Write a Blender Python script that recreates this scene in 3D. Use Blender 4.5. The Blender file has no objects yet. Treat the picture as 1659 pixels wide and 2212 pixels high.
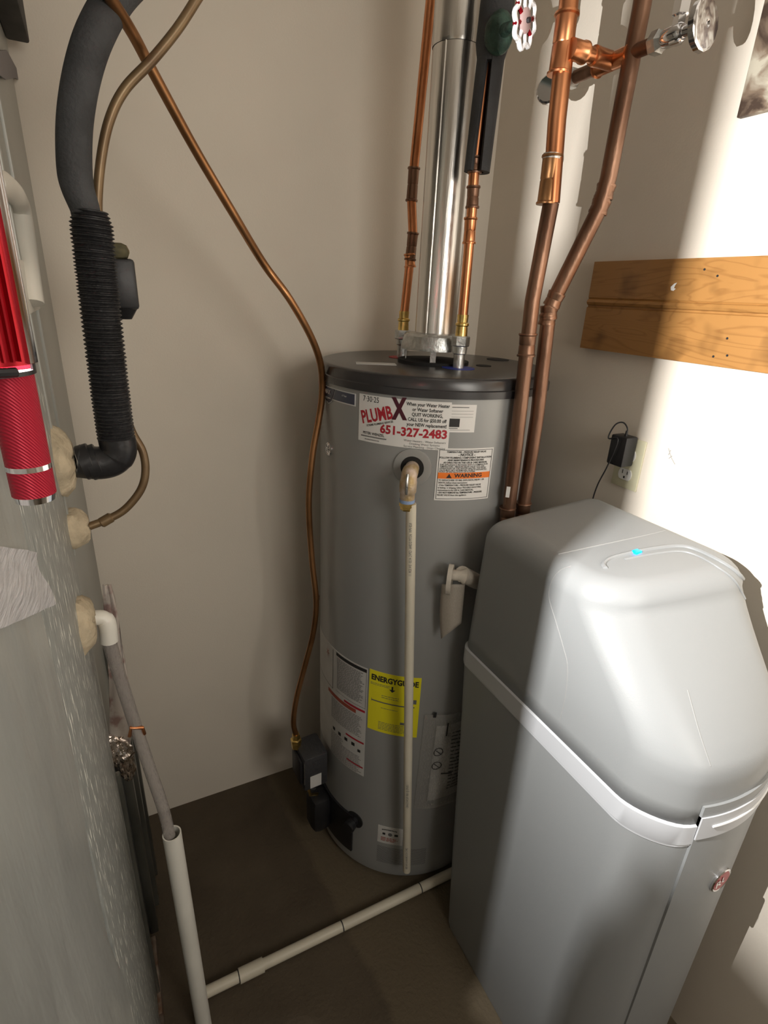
import bpy, bmesh, math, random
from mathutils import Vector, Matrix, noise
from mathutils.bvhtree import BVHTree
random.seed(7)
S = bpy.context.scene
COL = S.collection
PI = math.pi
# ------------------------------------------------------------------ camera
CX, CY, FPX = 829.5, 1106.0, 1170.17
RT = Vector((0.8961, -0.4417, 0.0444)); UP = Vector((0.1281, 0.3531, 0.9268)); FW = Vector((0.4250, 0.8247, -0.3730))
EYE = Vector((0, 0, 1.6))
cd = bpy.data.cameras.new('camera'); cam = bpy.data.objects.new('camera', cd); COL.objects.link(cam)
cd.sensor_fit = 'HORIZONTAL'; cd.sensor_width = 36.0; cd.lens = FPX * 36.0 / 1659.0
cd.clip_start = 0.01
RT.normalize(); FW.normalize(); UP = RT.cross(FW).normalized()
m = Matrix((RT, UP, -FW)).transposed().to_4x4(); m.translation = EYE
cam.matrix_world = m
S.camera = cam
# ------------------------------------------------------------------ world, lights, exposure
w = bpy.data.worlds.new('world'); S.world = w; w.use_nodes = True
w.node_tree.nodes['Background'].inputs[0].default_value = (1.0, 0.93, 0.82, 1)
w.node_tree.nodes['Background'].inputs[1].default_value = 0.05
S.view_settings.view_transform = 'Standard'; S.view_settings.look = 'None'
S.view_settings.exposure = 0.0; S.view_settings.gamma = 1.0; S.view_settings.use_curve_mapping = False

def area(name, loc, aim, sx, sy, power, col):
    l = bpy.data.lights.new(name, 'AREA'); l.shape = 'RECTANGLE'; l.size = sx; l.size_y = sy; l.energy = power; l.color = col
    o = bpy.data.objects.new(name, l); COL.objects.link(o); o.location = loc
    o.rotation_euler = (Vector(aim) - Vector(loc)).to_track_quat('-Z', 'Y').to_euler()
    return o
# light strip of the red inspection lamp that hangs at the furnace (its shell is built below)
LP = Vector((-0.050, 0.309, 1.630))
la = math.radians(-8)
led = area('inspection_lamp_light', LP, LP + Vector((math.cos(la), math.sin(la), -0.02)), 0.0014, 0.003, 34.0, (1.0, 0.985, 0.96))
# soft fill light added unseen behind the camera to brighten the back wall
amb = area('fill_light', (0.62, -1.10, 1.75), (0.1, 1.4, 1.45), 0.7, 0.9, 17.0, (1.0, 0.95, 0.87))

# ------------------------------------------------------------------ pixel rays of the photograph (used to read true positions off known planes)
def ray(x, y): return (x - CX) / FPX * RT - (y - CY) / FPX * UP + FW
def onx(x, y, X): d = ray(x, y); return EYE + d * (X / d.x)
def ony(x, y, Y): d = ray(x, y); return EYE + d * (Y / d.y)
def onz(x, y, Z): d = ray(x, y); return EYE + d * ((Z - 1.6) / d.z)
def atr(x, y, r): d = ray(x, y); return EYE + d * (r / math.hypot(d.x, d.y))

# ------------------------------------------------------------------ materials
def mat(name, col, rough=0.5, metal=0.0, spec=0.5, var=0.0, vscale=8.0, bump=0.0, bscale=60.0, col2=None, stretch=(1, 1, 1), alpha=1.0, trans=0.0, coat=0.0, emit=None, detail=4.0, ramp=(0.35, 0.65)):
    mt = bpy.data.materials.new(name); mt.use_nodes = True
    nt = mt.node_tree; b = nt.nodes['Principled BSDF']
    b.inputs['Base Color'].default_value = (*col, 1); b.inputs['Roughness'].default_value = rough; b.inputs['Metallic'].default_value = metal
    b.inputs['Specular IOR Level'].default_value = spec; b.inputs['Alpha'].default_value = alpha
    b.inputs['Transmission Weight'].default_value = trans; b.inputs['Coat Weight'].default_value = coat
    if emit: b.inputs['Emission Color'].default_value = (*emit[0], 1); b.inputs['Emission Strength'].default_value = emit[1]
    tc = nt.nodes.new('ShaderNodeTexCoord'); mp = nt.nodes.new('ShaderNodeMapping'); mp.inputs['Scale'].default_value = stretch
    nt.links.new(tc.outputs['Object'], mp.inputs['Vector'])
    if var > 0 or col2:
        n = nt.nodes.new('ShaderNodeTexNoise'); n.inputs['Scale'].default_value = vscale; n.inputs['Detail'].default_value = detail
        nt.links.new(mp.outputs[0], n.inputs['Vector'])
        r = nt.nodes.new('ShaderNodeValToRGB'); r.color_ramp.elements[0].position = ramp[0]; r.color_ramp.elements[1].position = ramp[1]
        c2 = col2 if col2 else tuple(min(1, c * (1 + var)) for c in col)
        c1 = col if col2 else tuple(c * (1 - var) for c in col)
        r.color_ramp.elements[0].color = (*c1, 1); r.color_ramp.elements[1].color = (*c2, 1)
        nt.links.new(n.outputs['Fac'], r.inputs[0]); nt.links.new(r.outputs[0], b.inputs['Base Color'])
    if bump > 0:
        n2 = nt.nodes.new('ShaderNodeTexNoise'); n2.inputs['Scale'].default_value = bscale; n2.inputs['Detail'].default_value = 5
        nt.links.new(mp.outputs[0], n2.inputs['Vector'])
        bp = nt.nodes.new('ShaderNodeBump'); bp.inputs['Strength'].default_value = bump; bp.inputs['Distance'].default_value = 0.01
        nt.links.new(n2.outputs['Fac'], bp.inputs['Height']); nt.links.new(bp.outputs[0], b.inputs['Normal'])
    return mt
M = {}
M['wall'] = mat('painted drywall', (0.71, 0.645, 0.555), 0.85, var=0.03, vscale=3, bump=0.05, bscale=250)
M['ceil'] = mat('ceiling paint', (0.62, 0.58, 0.52), 0.9)
M['jacket'] = mat('grey enamel jacket', (0.335, 0.34, 0.336), 0.36, metal=0.25, var=0.03, vscale=3)
M['lid'] = mat('black plastic lid', (0.035, 0.034, 0.036), 0.27, spec=0.6, var=0.15, vscale=5)
M['black'] = mat('black plastic', (0.012, 0.012, 0.014), 0.45, bump=0.05)
M['blackmatt'] = mat('black cavity', (0.008, 0.008, 0.008), 0.8)
M['foam'] = mat('black foam insulation', (0.045, 0.047, 0.050), 0.75, var=0.25, vscale=18, bump=0.25, bscale=220)
M['wrap'] = mat('black ribbed wrap', (0.020, 0.020, 0.022), 0.45, var=0.3, vscale=30, bump=0.3, bscale=140)
M['tape'] = mat('black vinyl tape', (0.018, 0.018, 0.02), 0.35, bump=0.1, bscale=60)
M['flue'] = mat('galvanized flue steel', (0.72, 0.70, 0.67), 0.24, metal=1.0, var=0.12, vscale=9, stretch=(8, 8, 0.5), bump=0.05, bscale=40)
M['galv'] = mat('zinc plated steel', (0.55, 0.56, 0.55), 0.4, metal=1.0, var=0.25, vscale=40, bump=0.15, bscale=150)
M['cu'] = mat('bright copper', (0.78, 0.34, 0.16), 0.3, metal=1.0, var=0.0, vscale=14, col2=(0.45, 0.17, 0.075), stretch=(1, 1, 0.4))
M['cud'] = mat('tarnished copper', (0.31, 0.18, 0.12), 0.42, metal=0.9, vscale=16, col2=(0.16, 0.085, 0.055), stretch=(1, 1, 0.35), bump=0.1, bscale=120)
M['cug'] = mat('aged golden brown copper', (0.46, 0.235, 0.105), 0.36, metal=0.9, vscale=9, col2=(0.19, 0.09, 0.035), stretch=(1, 1, 0.6))
M['brown'] = mat('brown coated tube', (0.24, 0.165, 0.085), 0.38, metal=0.4, vscale=12, col2=(0.13, 0.08, 0.04))
M['brass'] = mat('brass', (0.75, 0.55, 0.2), 0.3, metal=1.0, var=0.2, vscale=60)
M['bronze'] = mat('green bronze valve', (0.035, 0.075, 0.055), 0.5, metal=0.3, var=0.5, vscale=40, bump=0.3, bscale=120)
M['chrome'] = mat('chrome', (0.8, 0.8, 0.82), 0.12, metal=1.0, var=0.05)
M['solder'] = mat('solder', (0.55, 0.52, 0.48), 0.4, metal=1.0)
M['pvc'] = mat('cream pvc', (0.62, 0.57, 0.46), 0.45, var=0.06, vscale=12)
M['pvcw'] = mat('white pvc', (0.72, 0.70, 0.64), 0.4, var=0.04, vscale=10)
M['dirty'] = mat('dusty pale plastic', (0.55, 0.50, 0.43), 0.6, var=0.15, vscale=30, bump=0.1)
M['print'] = mat('print black', (0.02, 0.02, 0.02), 0.6)
M['printg'] = mat('print grey', (0.13, 0.13, 0.13), 0.6)
M['printr'] = mat('print red', (0.42, 0.02, 0.035), 0.5)
M['prints'] = mat('print rust', (0.33, 0.07, 0.04), 0.6)
M['printw'] = mat('print white', (0.7, 0.7, 0.7), 0.5)
M['printd'] = mat('print maroon', (0.07, 0.008, 0.02), 0.5)
M['orange'] = mat('print orange', (0.85, 0.20, 0.02), 0.5)
M['white'] = mat('white sticker paper', (0.78, 0.77, 0.75), 0.45)
M['navy'] = mat('navy badge', (0.06, 0.07, 0.11), 0.35)
M['yellow'] = mat('yellow label', (0.80, 0.72, 0.02), 0.5)
M['paper'] = mat('pale label paper', (0.55, 0.54, 0.52), 0.55, var=0.06, vscale=20)
M['soft'] = mat('warm grey softener plastic', (0.262, 0.27, 0.272), 0.42, spec=0.45, bump=0.04, bscale=500)
M['softp'] = mat('softener seam plastic', (0.29, 0.29, 0.285), 0.4)
M['band'] = mat('pale grey trim band', (0.50, 0.51, 0.53), 0.38)
M['led'] = mat('blue led', (0.0, 0.2, 0.8), 0.3, emit=((0.0, 0.42, 1.0), 3.0))
M['oak'] = None
M['ivory'] = mat('ivory wall plate', (0.60, 0.57, 0.40), 0.4)
M['recep'] = mat('white receptacle', (0.66, 0.65, 0.62), 0.35)
M['furn'] = mat('grey furnace enamel', (0.36, 0.36, 0.33), 0.45, metal=0.2, var=0.05, vscale=4, bump=0.05, bscale=15)
M['sheet'] = mat('grey wavy sheet', (0.46, 0.48, 0.47), 0.30, metal=0.45, var=0.10, vscale=6, stretch=(1, 2.2, 0.7), bump=0.9, bscale=5)
M['dark'] = mat('charcoal panel', (0.035, 0.04, 0.042), 0.5)
M['putty'] = mat('beige sealing putty', (0.48, 0.40, 0.28), 0.85, var=0.15, vscale=40, bump=0.8, bscale=45)
M['duct'] = mat('silver duct tape', (0.66, 0.66, 0.69), 0.38, metal=0.25, var=0.12, vscale=40, stretch=(1, 1, 6), bump=0.7, bscale=30)
M['ptape'] = mat('purple grey tape', (0.16, 0.145, 0.15), 0.6, bump=0.2)
M['foil'] = mat('crumpled foil', (0.75, 0.66, 0.60), 0.18, metal=1.0, bump=0.6, bscale=60)
M['beige'] = mat('beige plastic', (0.66, 0.63, 0.56), 0.45)
M['redk'] = mat('red anodized knurled', (0.40, 0.008, 0.03), 0.45, metal=0.4)
_nt = M['redk'].node_tree; _w = _nt.nodes.new('ShaderNodeTexWave'); _w.bands_direction = 'DIAGONAL'; _w.inputs['Scale'].default_value = 330
_tc = _nt.nodes.new('ShaderNodeTexCoord'); _b = _nt.nodes.new('ShaderNodeBump'); _b.inputs['Strength'].default_value = 0.5; _b.inputs['Distance'].default_value = 0.0006
_nt.links.new(_tc.outputs['Object'], _w.inputs['Vector']); _nt.links.new(_w.outputs['Fac'], _b.inputs['Height']); _nt.links.new(_b.outputs[0], _nt.nodes['Principled BSDF'].inputs['Normal'])
M['redf'] = mat('red anodized', (0.36, 0.006, 0.015), 0.25, metal=0.7)
M['board'] = mat('stained wood', (0.5, 0.3, 0.1), 0.4)
M['insul'] = mat('printed facing paper', (0.42, 0.37, 0.33), 0.6, vscale=28, col2=(0.26, 0.17, 0.15), ramp=(0.5, 0.6), bump=0.3, bscale=30)
M['olive'] = mat('dusty olive cap', (0.08, 0.07, 0.03), 0.7, var=0.4, vscale=60)

def clear_mat(name, col, alpha, rough=0.2):
    mt = bpy.data.materials.new(name); mt.use_nodes = True; nt = mt.node_tree
    b = nt.nodes['Principled BSDF']; b.inputs['Base Color'].default_value = (*col, 1); b.inputs['Roughness'].default_value = rough
    n = nt.nodes.new('ShaderNodeTexNoise'); n.inputs['Scale'].default_value = 30
    mr = nt.nodes.new('ShaderNodeMapRange'); mr.inputs[3].default_value = max(0, alpha - 0.15); mr.inputs[4].default_value = min(1, alpha + 0.15)
    nt.links.new(n.outputs['Fac'], mr.inputs[0]); nt.links.new(mr.outputs[0], b.inputs['Alpha'])
    return mt
M['vinyl'] = clear_mat('clear vinyl tube', (0.33, 0.30, 0.28), 0.6, 0.2)
M['poly'] = clear_mat('clear polythene', (0.42, 0.41, 0.39), 0.45, 0.25)
M['polyd'] = clear_mat('dusty polythene', (0.45, 0.40, 0.34), 0.8, 0.6)

def oak():
    mt = bpy.data.materials.new('varnished oak'); mt.use_nodes = True; nt = mt.node_tree; b = nt.nodes['Principled BSDF']
    tc = nt.nodes.new('ShaderNodeTexCoord'); mp = nt.nodes.new('ShaderNodeMapping'); mp.inputs['Scale'].default_value = (4, 1.2, 9)
    nt.links.new(tc.outputs['Object'], mp.inputs[0])
    n = nt.nodes.new('ShaderNodeTexNoise'); n.inputs['Scale'].default_value = 1.6; n.inputs['Detail'].default_value = 3; n.inputs['Distortion'].default_value = 0.6
    nt.links.new(mp.outputs[0], n.inputs[0])
    mm = nt.nodes.new('ShaderNodeMath'); mm.operation = 'MULTIPLY'; mm.inputs[1].default_value = 26
    fr = nt.nodes.new('ShaderNodeMath'); fr.operation = 'PINGPONG'; fr.inputs[1].default_value = 1
    nt.links.new(n.outputs['Fac'], mm.inputs[0]); nt.links.new(mm.outputs[0], fr.inputs[0])
    r = nt.nodes.new('ShaderNodeValToRGB')
    r.color_ramp.elements[0].position = 0.0; r.color_ramp.elements[0].color = (0.27, 0.125, 0.035, 1)
    r.color_ramp.elements[1].position = 0.35; r.color_ramp.elements[1].color = (0.34, 0.165, 0.048, 1)
    nt.links.new(fr.outputs[0], r.inputs[0])
    n2 = nt.nodes.new('ShaderNodeTexNoise'); n2.inputs['Scale'].default_value = 14; nt.links.new(tc.outputs['Object'], n2.inputs[0])
    r2 = nt.nodes.new('ShaderNodeValToRGB'); r2.color_ramp.elements[0].position = 0.3; r2.color_ramp.elements[0].color = (0.62, 0.6, 0.58, 1); r2.color_ramp.elements[1].position = 0.45; r2.color_ramp.elements[1].color = (1, 1, 1, 1)
    nt.links.new(n2.outputs['Fac'], r2.inputs[0])
    mx = nt.nodes.new('ShaderNodeMix'); mx.data_type = 'RGBA'; mx.blend_type = 'MULTIPLY'; mx.inputs[0].default_value = 1
    nt.links.new(r.outputs[0], mx.inputs[6]); nt.links.new(r2.outputs[0], mx.inputs[7]); nt.links.new(mx.outputs[2], b.inputs['Base Color'])
    b.inputs['Roughness'].default_value = 0.38
    return mt
M['oak'] = oak()

def marble():
    mt = bpy.data.materials.new('marbled brown board'); mt.use_nodes = True; nt = mt.node_tree; b = nt.nodes['Principled BSDF']
    tc = nt.nodes.new('ShaderNodeTexCoord')
    n = nt.nodes.new('ShaderNodeTexNoise'); n.inputs['Scale'].default_value = 14; n.inputs['Detail'].default_value = 8; n.inputs['Distortion'].default_value = 1.5
    nt.links.new(tc.outputs['Object'], n.inputs[0])
    r = nt.nodes.new('ShaderNodeValToRGB'); e = r.color_ramp.elements
    e[0].position = 0.35; e[0].color = (0.05, 0.03, 0.02, 1); e[1].position = 0.62; e[1].color = (0.42, 0.38, 0.30, 1)
    x = e.new(0.48); x.color = (0.18, 0.13, 0.09, 1)
    nt.links.new(n.outputs['Fac'], r.inputs[0]); nt.links.new(r.outputs[0], b.inputs['Base Color']); b.inputs['Roughness'].default_value = 0.6
    return mt
M['marble'] = marble()

def concrete():
    mt = bpy.data.materials.new('dusty brown concrete'); mt.use_nodes = True; nt = mt.node_tree; b = nt.nodes['Principled BSDF']
    tc = nt.nodes.new('ShaderNodeTexCoord')
    n = nt.nodes.new('ShaderNodeTexNoise'); n.inputs['Scale'].default_value = 5; n.inputs['Detail'].default_value = 8
    nt.links.new(tc.outputs['Object'], n.inputs[0])
    r = nt.nodes.new('ShaderNodeValToRGB'); e = r.color_ramp.elements
    e[0].position = 0.3; e[0].color = (0.062, 0.045, 0.027, 1); e[1].position = 0.72; e[1].color = (0.095, 0.072, 0.046, 1)
    nt.links.new(n.outputs['Fac'], r.inputs[0])
    # a paler trench patch right of x = 0.34 with a wavering edge
    sp = nt.nodes.new('ShaderNodeSeparateXYZ'); nt.links.new(tc.outputs['Object'], sp.inputs[0])
    n3 = nt.nodes.new('ShaderNodeTexNoise'); n3.inputs['Scale'].default_value = 9; nt.links.new(tc.outputs['Object'], n3.inputs[0])
    a = nt.nodes.new('ShaderNodeMath'); a.operation = 'MULTIPLY_ADD'; a.inputs[1].default_value = 0.05
    nt.links.new(n3.outputs['Fac'], a.inputs[0]); nt.links.new(sp.outputs[0], a.inputs[2])
    yy = nt.nodes.new('ShaderNodeMath'); yy.operation = 'MULTIPLY_ADD'; yy.inputs[1].default_value = 0.11; nt.links.new(sp.outputs[1], yy.inputs[0]); nt.links.new(a.outputs[0], yy.inputs[2])
    mr = nt.nodes.new('ShaderNodeMapRange'); mr.inputs[1].default_value = 0.50; mr.inputs[2].default_value = 0.52
    nt.links.new(yy.outputs[0], mr.inputs[0])
    mx = nt.nodes.new('ShaderNodeMix'); mx.data_type = 'RGBA'; mx.inputs[7].default_value = (0.125, 0.096, 0.058, 1)
    fm = nt.nodes.new('ShaderNodeMath'); fm.operation = 'MULTIPLY'; fm.inputs[1].default_value = 0.7; nt.links.new(mr.outputs[0], fm.inputs[0])
    nt.links.new(fm.outputs[0], mx.inputs[0]); nt.links.new(r.outputs[0], mx.inputs[6]); nt.links.new(mx.outputs[2], b.inputs['Base Color'])
    n2 = nt.nodes.new('ShaderNodeTexNoise'); n2.inputs['Scale'].default_value = 90; nt.links.new(tc.outputs['Object'], n2.inputs[0])
    bp = nt.nodes.new('ShaderNodeBump'); bp.inputs['Strength'].default_value = 0.3; bp.inputs['Distance'].default_value = 0.01
    nt.links.new(n2.outputs['Fac'], bp.inputs['Height']); nt.links.new(bp.outputs[0], b.inputs['Normal'])
    b.inputs['Roughness'].default_value = 0.85
    return mt
M['floor'] = concrete()

def strip_mat():
    mt = bpy.data.materials.new('scuffed galvanized strip'); mt.use_nodes = True; nt = mt.node_tree; b = nt.nodes['Principled BSDF']
    tc = nt.nodes.new('ShaderNodeTexCoord'); mp = nt.nodes.new('ShaderNodeMapping'); mp.inputs['Scale'].default_value = (30, 60, 9)
    nt.links.new(tc.outputs['Object'], mp.inputs[0])
    n = nt.nodes.new('ShaderNodeTexNoise'); n.inputs['Scale'].default_value = 3.2; n.inputs['Detail'].default_value = 6; nt.links.new(mp.outputs[0], n.inputs[0])
    r = nt.nodes.new('ShaderNodeValToRGB'); e = r.color_ramp.elements
    e[0].position = 0.35; e[0].color = (0.27, 0.285, 0.275, 1); e[1].position = 0.64; e[1].color = (1, 1, 0.92, 1)
    x = e.new(0.60); x.color = (0.38, 0.395, 0.38, 1)
    nt.links.new(n.outputs['Fac'], r.inputs[0]); nt.links.new(r.outputs[0], b.inputs['Base Color'])
    b.inputs['Metallic'].default_value = 0.15; b.inputs['Roughness'].default_value = 0.4
    bp = nt.nodes.new('ShaderNodeBump'); bp.inputs['Strength'].default_value = 0.4; bp.inputs['Distance'].default_value = 0.003
    nt.links.new(n.outputs['Fac'], bp.inputs['Height']); nt.links.new(bp.outputs[0], b.inputs['Normal'])
    return mt
M['strip'] = strip_mat()

# ------------------------------------------------------------------ helpers
def link(name, me, parent=None, m=None, label=None, cat=None, group=None, kind=None, smooth=True, autos=40):
    o = bpy.data.objects.new(name, me); COL.objects.link(o)
    if m: me.materials.append(M[m] if isinstance(m, str) else m)
    if parent:
        o.parent = parent
        o.matrix_parent_inverse = Matrix.Translation(-parent.location)
    if label: o['label'] = label
    if cat: o['category'] = cat
    if group: o['group'] = group
    if kind: o['kind'] = kind
    if smooth:
        for p in me.polygons: p.use_smooth = True
        if autos: me.set_sharp_from_angle(angle=math.radians(autos))
    return o
def thing(name, loc, label, cat, group=None):
    o = bpy.data.objects.new(name, None); COL.objects.link(o); o.location = loc; o['label'] = label; o['category'] = cat; o.empty_display_size = 0.05
    if group: o['group'] = group
    return o
def todata(bm, name='m'):
    bmesh.ops.recalc_face_normals(bm, faces=bm.faces)
    me = bpy.data.meshes.new(name); bm.to_mesh(me); bm.free(); return me
def box(x0, x1, y0, y1, z0, z1, bev=0.0, seg=2, bm=None):
    own = bm is None; bm = bm or bmesh.new()
    r = bmesh.ops.create_cube(bm, size=1.0)
    for v in r['verts']: v.co = Vector(((x0 + x1) / 2 + v.co.x * (x1 - x0), (y0 + y1) / 2 + v.co.y * (y1 - y0), (z0 + z1) / 2 + v.co.z * (z1 - z0)))
    if bev > 0:
        es = list({e for v in r['verts'] for e in v.link_edges}); bmesh.ops.bevel(bm, geom=es, offset=bev, segments=seg, affect='EDGES', profile=0.5)
    return todata(bm) if own else bm
def obox(c, ax, ay, az, sx, sy, sz, bev=0.0):   # oriented box
    bm = bmesh.new(); r = bmesh.ops.create_cube(bm, size=1.0)
    for v in r['verts']: v.co = Vector((v.co.x * sx, v.co.y * sy, v.co.z * sz))
    if bev > 0: bmesh.ops.bevel(bm, geom=list(bm.edges), offset=bev, segments=2, affect='EDGES', profile=0.5)
    ax, ay, az = Vector(ax).normalized(), Vector(ay).normalized(), Vector(az).normalized()
    mt = Matrix((ax, ay, az)).transposed()
    for v in bm.verts: v.co = Vector(c) + mt @ v.co
    return todata(bm)
def frame(d):
    d = d.normalized(); a = Vector((0, 0, 1)) if abs(d.z) < 0.9 else Vector((1, 0, 0))
    u = d.cross(a).normalized(); return u, d.cross(u).normalized()
def tube(pts, rad, n=16, cap=True, bm=None, closed=False):
    own = bm is None; bm = bm or bmesh.new(); pts = [Vector(p) for p in pts]
    N = len(pts); rads = rad if isinstance(rad, (list, tuple)) else [rad] * N
    rings = []; u = None
    for i, p in enumerate(pts):
        if closed: t = pts[(i + 1) % N] - pts[i - 1]
        else: t = pts[min(i + 1, N - 1)] - pts[max(i - 1, 0)]
        if t.length < 1e-9: t = Vector((0, 0, 1))
        t.normalize()
        if u is None: u, v = frame(t)
        else:
            u = (u - t * u.dot(t)).normalized(); v = t.cross(u)
        rings.append([bm.verts.new(p + rads[i] * (math.cos(2 * PI * k / n) * u + math.sin(2 * PI * k / n) * v)) for k in range(n)])
    for i in range(N - 1 if not closed else N):
        a, b = rings[i], rings[(i + 1) % N]
        for k in range(n): bm.faces.new((a[k], a[(k + 1) % n], b[(k + 1) % n], b[k]))
    if cap and not closed: bm.faces.new(rings[0][::-1]); bm.faces.new(rings[-1])
    return todata(bm) if own else bm
def smoothpath(pts, sub=8):
    pts = [Vector(p) for p in pts]; out = []
    P = [2 * pts[0] - pts[1]] + pts + [2 * pts[-1] - pts[-2]]
    for i in range(1, len(P) - 2):
        for k in range(sub):
            t = k / sub; a, b, c, d = P[i - 1], P[i], P[i + 1], P[i + 2]
            out.append(0.5 * ((2 * b) + (c - a) * t + (2 * a - 5 * b + 4 * c - d) * t * t + (3 * b - a - 3 * c + d) * t ** 3))
    out.append(pts[-1]); return out
def axial(p0, d, prof, n=24, bm=None, cap=True):   # prof: list of (distance along, radius)
    d = Vector(d).normalized(); return rings_along(Vector(p0), d, prof, n, bm, cap)
def rings_along(p0, d, prof, n, bm=None, cap=True):
    own = bm is None; bm = bm or bmesh.new(); u, v = frame(d); rr = []
    for s, r in prof: rr.append([bm.verts.new(p0 + d * s + r * (math.cos(2 * PI * k / n) * u + math.sin(2 * PI * k / n) * v)) for k in range(n)])
    for a, b in zip(rr, rr[1:]):
        for k in range(n): bm.faces.new((a[k], a[(k + 1) % n], b[(k + 1) % n], b[k]))
    if cap: bm.faces.new(rr[0][::-1]); bm.faces.new(rr[-1])
    return todata(bm) if own else bm
def onpath(pts, prof_pts):   # insert couplings: sections (start index fraction handled by caller)
    pass
def coupling(p0, p1, r, lip=0.0012, m='cu', name='coupling', parent=None, n=20, label=None):
    p0, p1 = Vector(p0), Vector(p1); L = (p1 - p0).length
    prof = [(0, r + 0.0006), (0, r + 0.0022 + lip), (0.003, r + 0.0026 + lip), (0.005, r + 0.0018), (L * 0.5 - 0.002, r + 0.0014), (L * 0.5, r + 0.0006), (L * 0.5 + 0.002, r + 0.0014), (L - 0.005, r + 0.0018), (L - 0.003, r + 0.0026 + lip), (L, r + 0.0022 + lip), (L, r + 0.0006)]
    return link(name, axial(p0, p1 - p0, prof, n), parent, m, label=label)
def patch(fn, u0, u1, v0, v1, nu, nv, th=0.0):   # open grid mapped through fn(u, v, height)
    bm = bmesh.new(); g = [[bm.verts.new(fn(u0 + (u1 - u0) * i / nu, v0 + (v1 - v0) * j / nv, th)) for j in range(nv + 1)] for i in range(nu + 1)]
    for i in range(nu):
        for j in range(nv): bm.faces.new((g[i][j], g[i + 1][j], g[i + 1][j + 1], g[i][j + 1]))
    if th > 0:
        h = [[bm.verts.new(fn(u0 + (u1 - u0) * i / nu, v0 + (v1 - v0) * j / nv, 0.0)) if (i in (0, nu) or j in (0, nv)) else None for j in range(nv + 1)] for i in range(nu + 1)]
        for i in range(nu):
            for j in (0, nv): bm.faces.new((g[i][j], g[i + 1][j], h[i + 1][j], h[i][j]))
        for j in range(nv):
            for i in (0, nu): bm.faces.new((g[i][j], g[i][j + 1], h[i][j + 1], h[i][j]))
    return todata(bm)
def text_mesh(items, fn, h):
    """items: (string, u, v, size, align, bold, rotation, x stretch); fn maps (u, v, height) to the surface"""
    bmo = bmesh.new()
    for it in items:
        s, u, v, size, al, bold, rot, xs = (list(it) + ['CENTER', 0.0, 0.0, 1.0][len(it) - 4:])[:8]
        c = bpy.data.curves.new('t', 'FONT'); c.body = s; c.size = size; c.align_x = al; c.align_y = 'CENTER'; c.offset = bold * size; c.resolution_u = 2
        o = bpy.data.objects.new('t', c); COL.objects.link(o)
        dg = bpy.context.evaluated_depsgraph_get(); me = bpy.data.meshes.new_from_object(o.evaluated_get(dg))
        n0 = len(bmo.verts); bmo.from_mesh(me); bmo.verts.ensure_lookup_table()
        cr, sr = math.cos(rot), math.sin(rot)
        for vv in bmo.verts[n0:]:
            x, y = vv.co.x * xs, vv.co.y; vv.co = Vector((u + x * cr - y * sr, v + x * sr + y * cr, 0))
        bpy.data.objects.remove(o); bpy.data.curves.remove(c); bpy.data.meshes.remove(me)
    for vv in bmo.verts: vv.co = fn(vv.co.x, vv.co.y, h)
    me = bpy.data.meshes.new('text'); bmo.to_mesh(me); bmo.free(); return me
def rects(rs, fn, h, nu=6):
    bm = bmesh.new()
    for (u0, v0, u1, v1) in rs:
        k = max(1, min(nu, int(abs(u1 - u0) / 0.01) + 1)); a = []
        for i in range(k + 1):
            u = u0 + (u1 - u0) * i / k; a.append((bm.verts.new(fn(u, v0, h)), bm.verts.new(fn(u, v1, h))))
        for p, q in zip(a, a[1:]): bm.faces.new((p[0], q[0], q[1], p[1]))
    me = bpy.data.meshes.new('r'); bm.to_mesh(me); bm.free(); return me
def fineprint(u0, u1, v0, v1, step, hgt, ragged=0.15, words=True):
    out = []; v = v1
    while v - hgt > v0:
        u = u0; end = u1 - random.random() * ragged * (u1 - u0)
        while u < end:
            wl = random.uniform(2.0, 6.0) * hgt; out.append((u, v - hgt, min(u + wl, end), v)); u += wl + hgt * 0.8
        v -= step
    return out

# ================================================================== SETTING
XR, YB, XL, YF, ZC = 1.03, 1.435, -1.25, -1.15, 2.55
def struct(name, me, m): return link(name, me, None, m, kind='structure', smooth=False)
struct('floor', box(XL - .1, XR + .1, YF - .1, YB + .1, -0.1, 0), 'floor')
struct('ceiling', box(XL - .1, XR + .1, YF - .1, YB + .1, ZC, ZC + 0.1), 'ceil')
struct('wall_back', box(XL - .1, XR, YB, YB + 0.1, 0, ZC), 'wall')
struct('wall_right', box(XR, XR + 0.1, YF, YB + .1, 0, ZC), 'wall')
struct('wall_left', box(XL - .1, XL, YF, YB, 0, ZC), 'wall')
struct('wall_front', box(XL - .1, XR + .1, YF - 0.1, YF, 0, ZC), 'wall')

# ================================================================== WATER HEATER
TX, TY, TR, TZ = 0.708, 1.151, 0.2705, 1.453
def cyl(rb):
    def fn(u, v, h):    # u in metres along the circumference measured from angle -120 deg
        a = math.radians(-120) + u / TR; return Vector((TX + (rb + h) * math.cos(a), TY + (rb + h) * math.sin(a), v))
    return fn
CF = cyl(TR)
def ua(deg): return math.radians(deg + 120) * TR
wh = thing('water_heater', (TX, TY, 0), 'tall grey cylindrical gas water heater with black lid standing in the corner', 'water heater')
def lathe(prof, c, n=96, m=None, **k): return axial(c, (0, 0, 1), prof, n)
link('jacket', axial((TX, TY, 0), (0, 0, 1), [(0.022, TR - .006), (0.022, TR - .001), (0.028, TR), (0.07, TR), (1.420, TR)], 128), wh, 'jacket')
link('base_ring', axial((TX, TY, 0), (0, 0, 1), [(0.0, TR - .03), (0.022, TR - .03)], 64), wh, 'blackmatt')
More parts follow.
